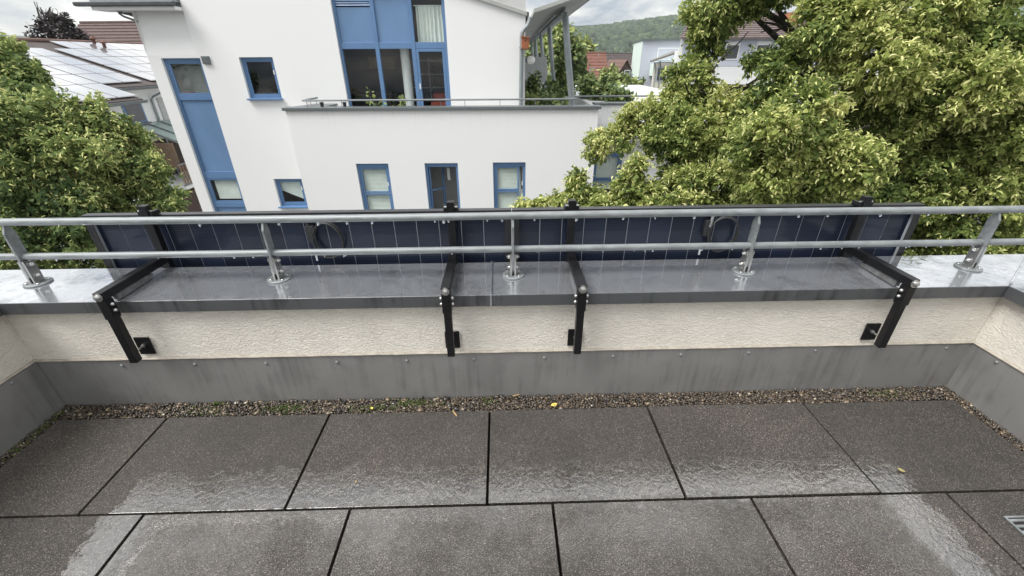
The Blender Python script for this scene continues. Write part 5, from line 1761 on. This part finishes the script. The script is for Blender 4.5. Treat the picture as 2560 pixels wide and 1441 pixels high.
# cream block with a slanting roof and slit windows
p, q = at(1610, 152, 52), at(1660, 138, 52)
cbk = thing("cream_block", "cream office block with slit windows and a slanting brown roof edge", "building", (p.x, 50, GZ))
h0 = p.z - GZ
w0 = q.x - p.x
MB().prism([(.5, 0), (w0 + 3, 0), (w0 + 4, 6), (2.4, 6)], 0, h0 - .2, "z").build("wall", MT["wall_cream"], cbk)
MB().hexa([(0, -.6, h0 - .15), (w0 + 1, -.6, h0 + .8), (w0 + 2.5, 6, h0 + .8), (1.9, 6, h0 - .15), (0, -.6, h0), (w0 + 1, -.6, h0 + .98), (w0 + 2.5, 6, h0 + .98), (1.9, 6, h0)]).build("roof", MT["tile_grey"], cbk)
MB().box(.9, w0 - .05, -.03, -.002, h0 - 2.0, h0 - .5).build("window_band", MT["wall_lilac"], cbk)
sl_me = MB().box(0, .10, -.08, -.031, 0, 1.15).mesh("slit_window", MT["glass_far"])
for k in range(8):
    inst("slit_window", sl_me, cbk, (1.0 + k * (w0 - 1.3) / 7, 0, h0 - 1.85))
for k in range(6):
    inst("slit_window", sl_me, cbk, (1.1 + k * .22, .05, h0 - 5.2), scale=(.9, 1, 1.3))
MB().tube([(.55, -.1, h0 - .25), (.75, -.1, h0 - .8), (.75, -.1, 0)], .05, 6).build("downpipe", MT["pipe_grey"], cbk)
MB().tube([(w0 * .5, -.1, h0), (w0 * .6, -.1, h0 - .7), (w0 * .6, -.1, 0)], .06, 6).build("downpipe", MT["pipe_grey"], cbk)
MB().prism([(w0 + .1, -.8), (w0 + 3.6, -.8), (w0 + 5.6, 5), (w0 + 2.4, 5)], 0, h0 + .9, "z").build("stair_tower", MT["wall_white"], cbk)
# the tall white block behind the linden
p, q = at(1718, 40, 44), at(1702, 97, 44)
wbk = thing("white_block", "tall white block with a mauve-brown tiled roof seen through the linden", "building", (q.x, 44, GZ))
hE = q.z - GZ; hR = p.z - GZ + .6
Lw = 22
MB().prism([(0, 0), (Lw, 0), (Lw + 6, 10), (5.4, 10)], 0, hE, "z").build("wall", MT["wall_white"], wbk)
MB().box(.3, Lw, -.03, -.002, hE - 2.2, hE - .1).build("top_storey_band", MT["wall_lilac"], wbk)
b = MB()
for k in range(14):
    f0, f1 = k / 14, (k + 1) / 14
    sh = 2.9 * (f0 + f1) / 2
    b.hexa([(-.3 + sh, -.6 + 5.4 * f0, hE + (hR - hE) * f0 - .05), (Lw + sh, -.6 + 5.4 * f0, hE + (hR - hE) * f0 - .05), (Lw + sh, -.6 + 5.4 * f1, hE + (hR - hE) * f1 - .05), (-.3 + sh, -.6 + 5.4 * f1, hE + (hR - hE) * f1 - .05),
            (-.3 + sh, -.6 + 5.4 * f0, hE + (hR - hE) * f0 + .10), (Lw + sh, -.6 + 5.4 * f0, hE + (hR - hE) * f0 + .10), (Lw + sh, -.6 + 5.4 * f1, hE + (hR - hE) * f1 + .02), (-.3 + sh, -.6 + 5.4 * f1, hE + (hR - hE) * f1 + .02)])
b.build("roof", MT["tile_mauve"], wbk)
for x in (1.6, 4.2, 7.0, 10, 13):
    w = MB().box(x, x + 1.3, -.07, -.031, hE - 1.7, hE - .25).build("window", MT["white_paint"], wbk)
    MB().box(x + .1, x + 1.2, -.09, -.071, hE - 1.6, hE - .55).build("pane", MT["glass_far"], w)
    w = MB().box(x + 1.0, x + 2.0, -.05, -.002, hE - 5.4, hE - 4.1).build("window", MT["white_paint"], wbk)
    MB().box(x + 1.1, x + 1.9, -.07, -.051, hE - 5.3, hE - 4.2).build("pane", MT["glass_far"], w)
MB().box(9.3, 10.1, -.2, .6, hE + 1.0, hE + 1.9).build("chimney", MT["orange_wood"], wbk)

# trees between those roofs
def far_tree(label, spec, leaf, per, tint0=.55, m="leaf_far", name="tree", k=6):
    cl = clumps_px(spec)
    c = cl[0][0]
    return bush(name, label, "tree", (c[0], c[1], GZ), cl, leaf, per, k=k, m=m, tint0=tint0 + .12, twig=.5, group="trees among the houses", r0=.2)


far_tree("tall dark tree rising behind the raking column", [(1410, 110, 40, 28, 35, -.05, 1), (1430, 150, 40, 26, 40, -.1, 1), (1395, 150, 40, 26, 40, 0, 1), (1440, 190, 40, 24, 30, -.1, 1), (1400, 195, 39, 26, 26, -.15, 1), (1405, 85, 40, 14, 14, .1, 1)], .32, 3.0, .52)
far_tree("yellow-green round tree against the wooded hill", [(1462, 118, 75, 18, 14, .25, 1), (1445, 128, 75, 14, 12, .2, 1), (1475, 128, 75, 10, 10, .1, 1)], .4, 2.6, .5)
far_tree("dark green tree left of the red roof", [(1446, 165, 55, 13, 20, -.1, 1), (1440, 188, 54, 15, 16, -.1, 1), (1436, 145, 55, 12, 14, 0, 1)], .35, 2.8, .5)
far_tree("light tree peeping below the canopy between the columns", [(1345, 118, 45, 16, 14, .2, 1), (1368, 112, 46, 14, 16, .1, 1), (1330, 128, 44, 12, 12, 0, 1), (1372, 135, 44, 12, 10, 0, 1)], .34, 3, .5)
far_tree("bright green tree in front of the red roof", [(1522, 185, 45, 13, 20, .2, 1), (1535, 205, 44, 22, 18, .15, 1), (1515, 210, 44, 18, 16, .05, 1)], .30, 3.6, .5)
far_tree("pale green round tree below the brown gable", [(1550, 200, 47, 20, 20, .25, 1), (1570, 215, 46, 20, 16, .15, 1), (1545, 222, 45, 22, 14, .1, 1)], .30, 3.6, .5)
far_tree("small dark tree at the foot of the cream block", [(1590, 218, 48, 15, 14, -.1, 1), (1600, 232, 47, 14, 10, -.05, 1)], .30, 3.4, .4)
far_tree("wide green tree behind the far terrace railing", [(1490, 235, 33, 28, 16, .1, 1), (1460, 240, 33, 18, 16, 0, 1), (1525, 240, 33, 22, 14, .05, 1)], .24, 5, .45)
sl1 = [("slim grey street lamp in front of the red roof", (1475, 172, 50)), ("slim grey street lamp beside the cream block", (1580, 185, 46))]
for lab, (px, py, Y) in sl1:
    c = at(px, py, Y)
    t = thing("street_lamp", lab, "street lamp", (c.x, c.y, GZ), 0, "street lamps")
    MB().tube([(0, 0, 0), (0, 0, c.z - GZ - .1), (.05, 0, c.z - GZ)], .05, 6).build("pole", MT["pipe_grey"], t)
    MB().box(-.5 if px > 1550 else 0, 0 if px > 1550 else .6, -.08, .08, c.z - GZ, c.z - GZ + .08).build("lamp_head", MT["pipe_grey"], t)
# white van roofs glimpsed below the columns
for lab, px, py, Y in (("white car roof glimpsed through the plants behind the raking column", 1428, 238, 30), ("pale flat shed roof glimpsed right of the far railing corner", 1545, 247, 30)):
    c = at(px, py, Y)
    t = thing("shed", lab, "shed", (c.x, c.y, c.z - 2.6))
    MB().box(-1.1, 1.1, -1, 1, 0, 2.1).build("wall", MT["grey_board"], t)
    MB().box(-1.2, 1.2, -1.1, 1.1, 2.101, 2.2).build("roof", MT["grey_board"], t)

# ------------------------------------------------------------------ wooded hill
nx, ny = 90, 26
hv, hf = [], []


def hill_z(x, t):
    ridge = 42 + 26 * (x - 100) / 500 + 9 * math.sin(x / 130) + 5 * math.sin(x / 47 + 1)
    if x < 0:
        ridge = 30 + 8 * math.sin(x / 170 + 2) + (0.02 * abs(x))
    return -6 + (ridge + 2) * (1 - (1 - t) ** 1.8)


for j in range(ny + 1):
    t = j / ny
    for i in range(nx + 1):
        x = -1300 + 2600 * i / nx
        hv.append((x, 520 + 400 * t, hill_z(x, t)))
for j in range(ny):
    for i in range(nx):
        a = j * (nx + 1) + i
        hf.append((a, a + 1, a + nx + 2, a + nx + 1))
hm = MB(); hm.v, hm.f, hm.m = hv, hf, [0] * len(hf)
# close the back of the hill down to the ground
for i in range(nx):
    a, b2 = ny * (nx + 1) + i, ny * (nx + 1) + i + 1
    k = len(hm.v); hm.v += [(hv[a][0], 1000, GZ), (hv[b2][0], 1000, GZ)]
    hm.face((a, b2, k + 1, k))
tag(hm.build("hill", mat("forest_floor", (.03, .055, .028), rough=.95, var=.3, vscale=.02), smooth=True), kind="structure")
FP, FS = [], []
for k in range(5200):
    t = random.random() ** .8
    x = random.uniform(20, 640) if random.random() < .85 else random.uniform(-700, 20)
    FP.append((x, 520 + 400 * t, hill_z(x, t) + 2.5)); s = random.uniform(3.6, 6.5); FS.append((s, s, s * random.uniform(.9, 1.3)))
FP, FS = np.array(FP), np.array(FS)
fo_ = lumps("forest", FP, FS, np.clip(rng.normal(.45, .25, len(FP)), 0, 1), MT["forest"])
tag(fo_, "dense green forest covering the far hill", kind="stuff")

# ------------------------------------------------------------------ rainy air
hz_ = MB().box(-1450, 1450, -80, 1020, GZ - 1, 92)
ho_ = hz_.build("haze", None)
ho_.data.materials.clear()
hm_ = bpy.data.materials.new("haze_air"); hm_.use_nodes = True
ht = hm_.node_tree; ht.nodes.clear()
pv = ht.nodes.new("ShaderNodeVolumePrincipled"); pv.inputs["Color"].default_value = (.86, .9, .93, 1); pv.inputs["Density"].default_value = 0.0002
ou = ht.nodes.new("ShaderNodeOutputMaterial"); ht.links.new(pv.outputs[0], ou.inputs["Volume"])
ho_.data.materials.append(hm_)
tag(ho_, kind="stuff")
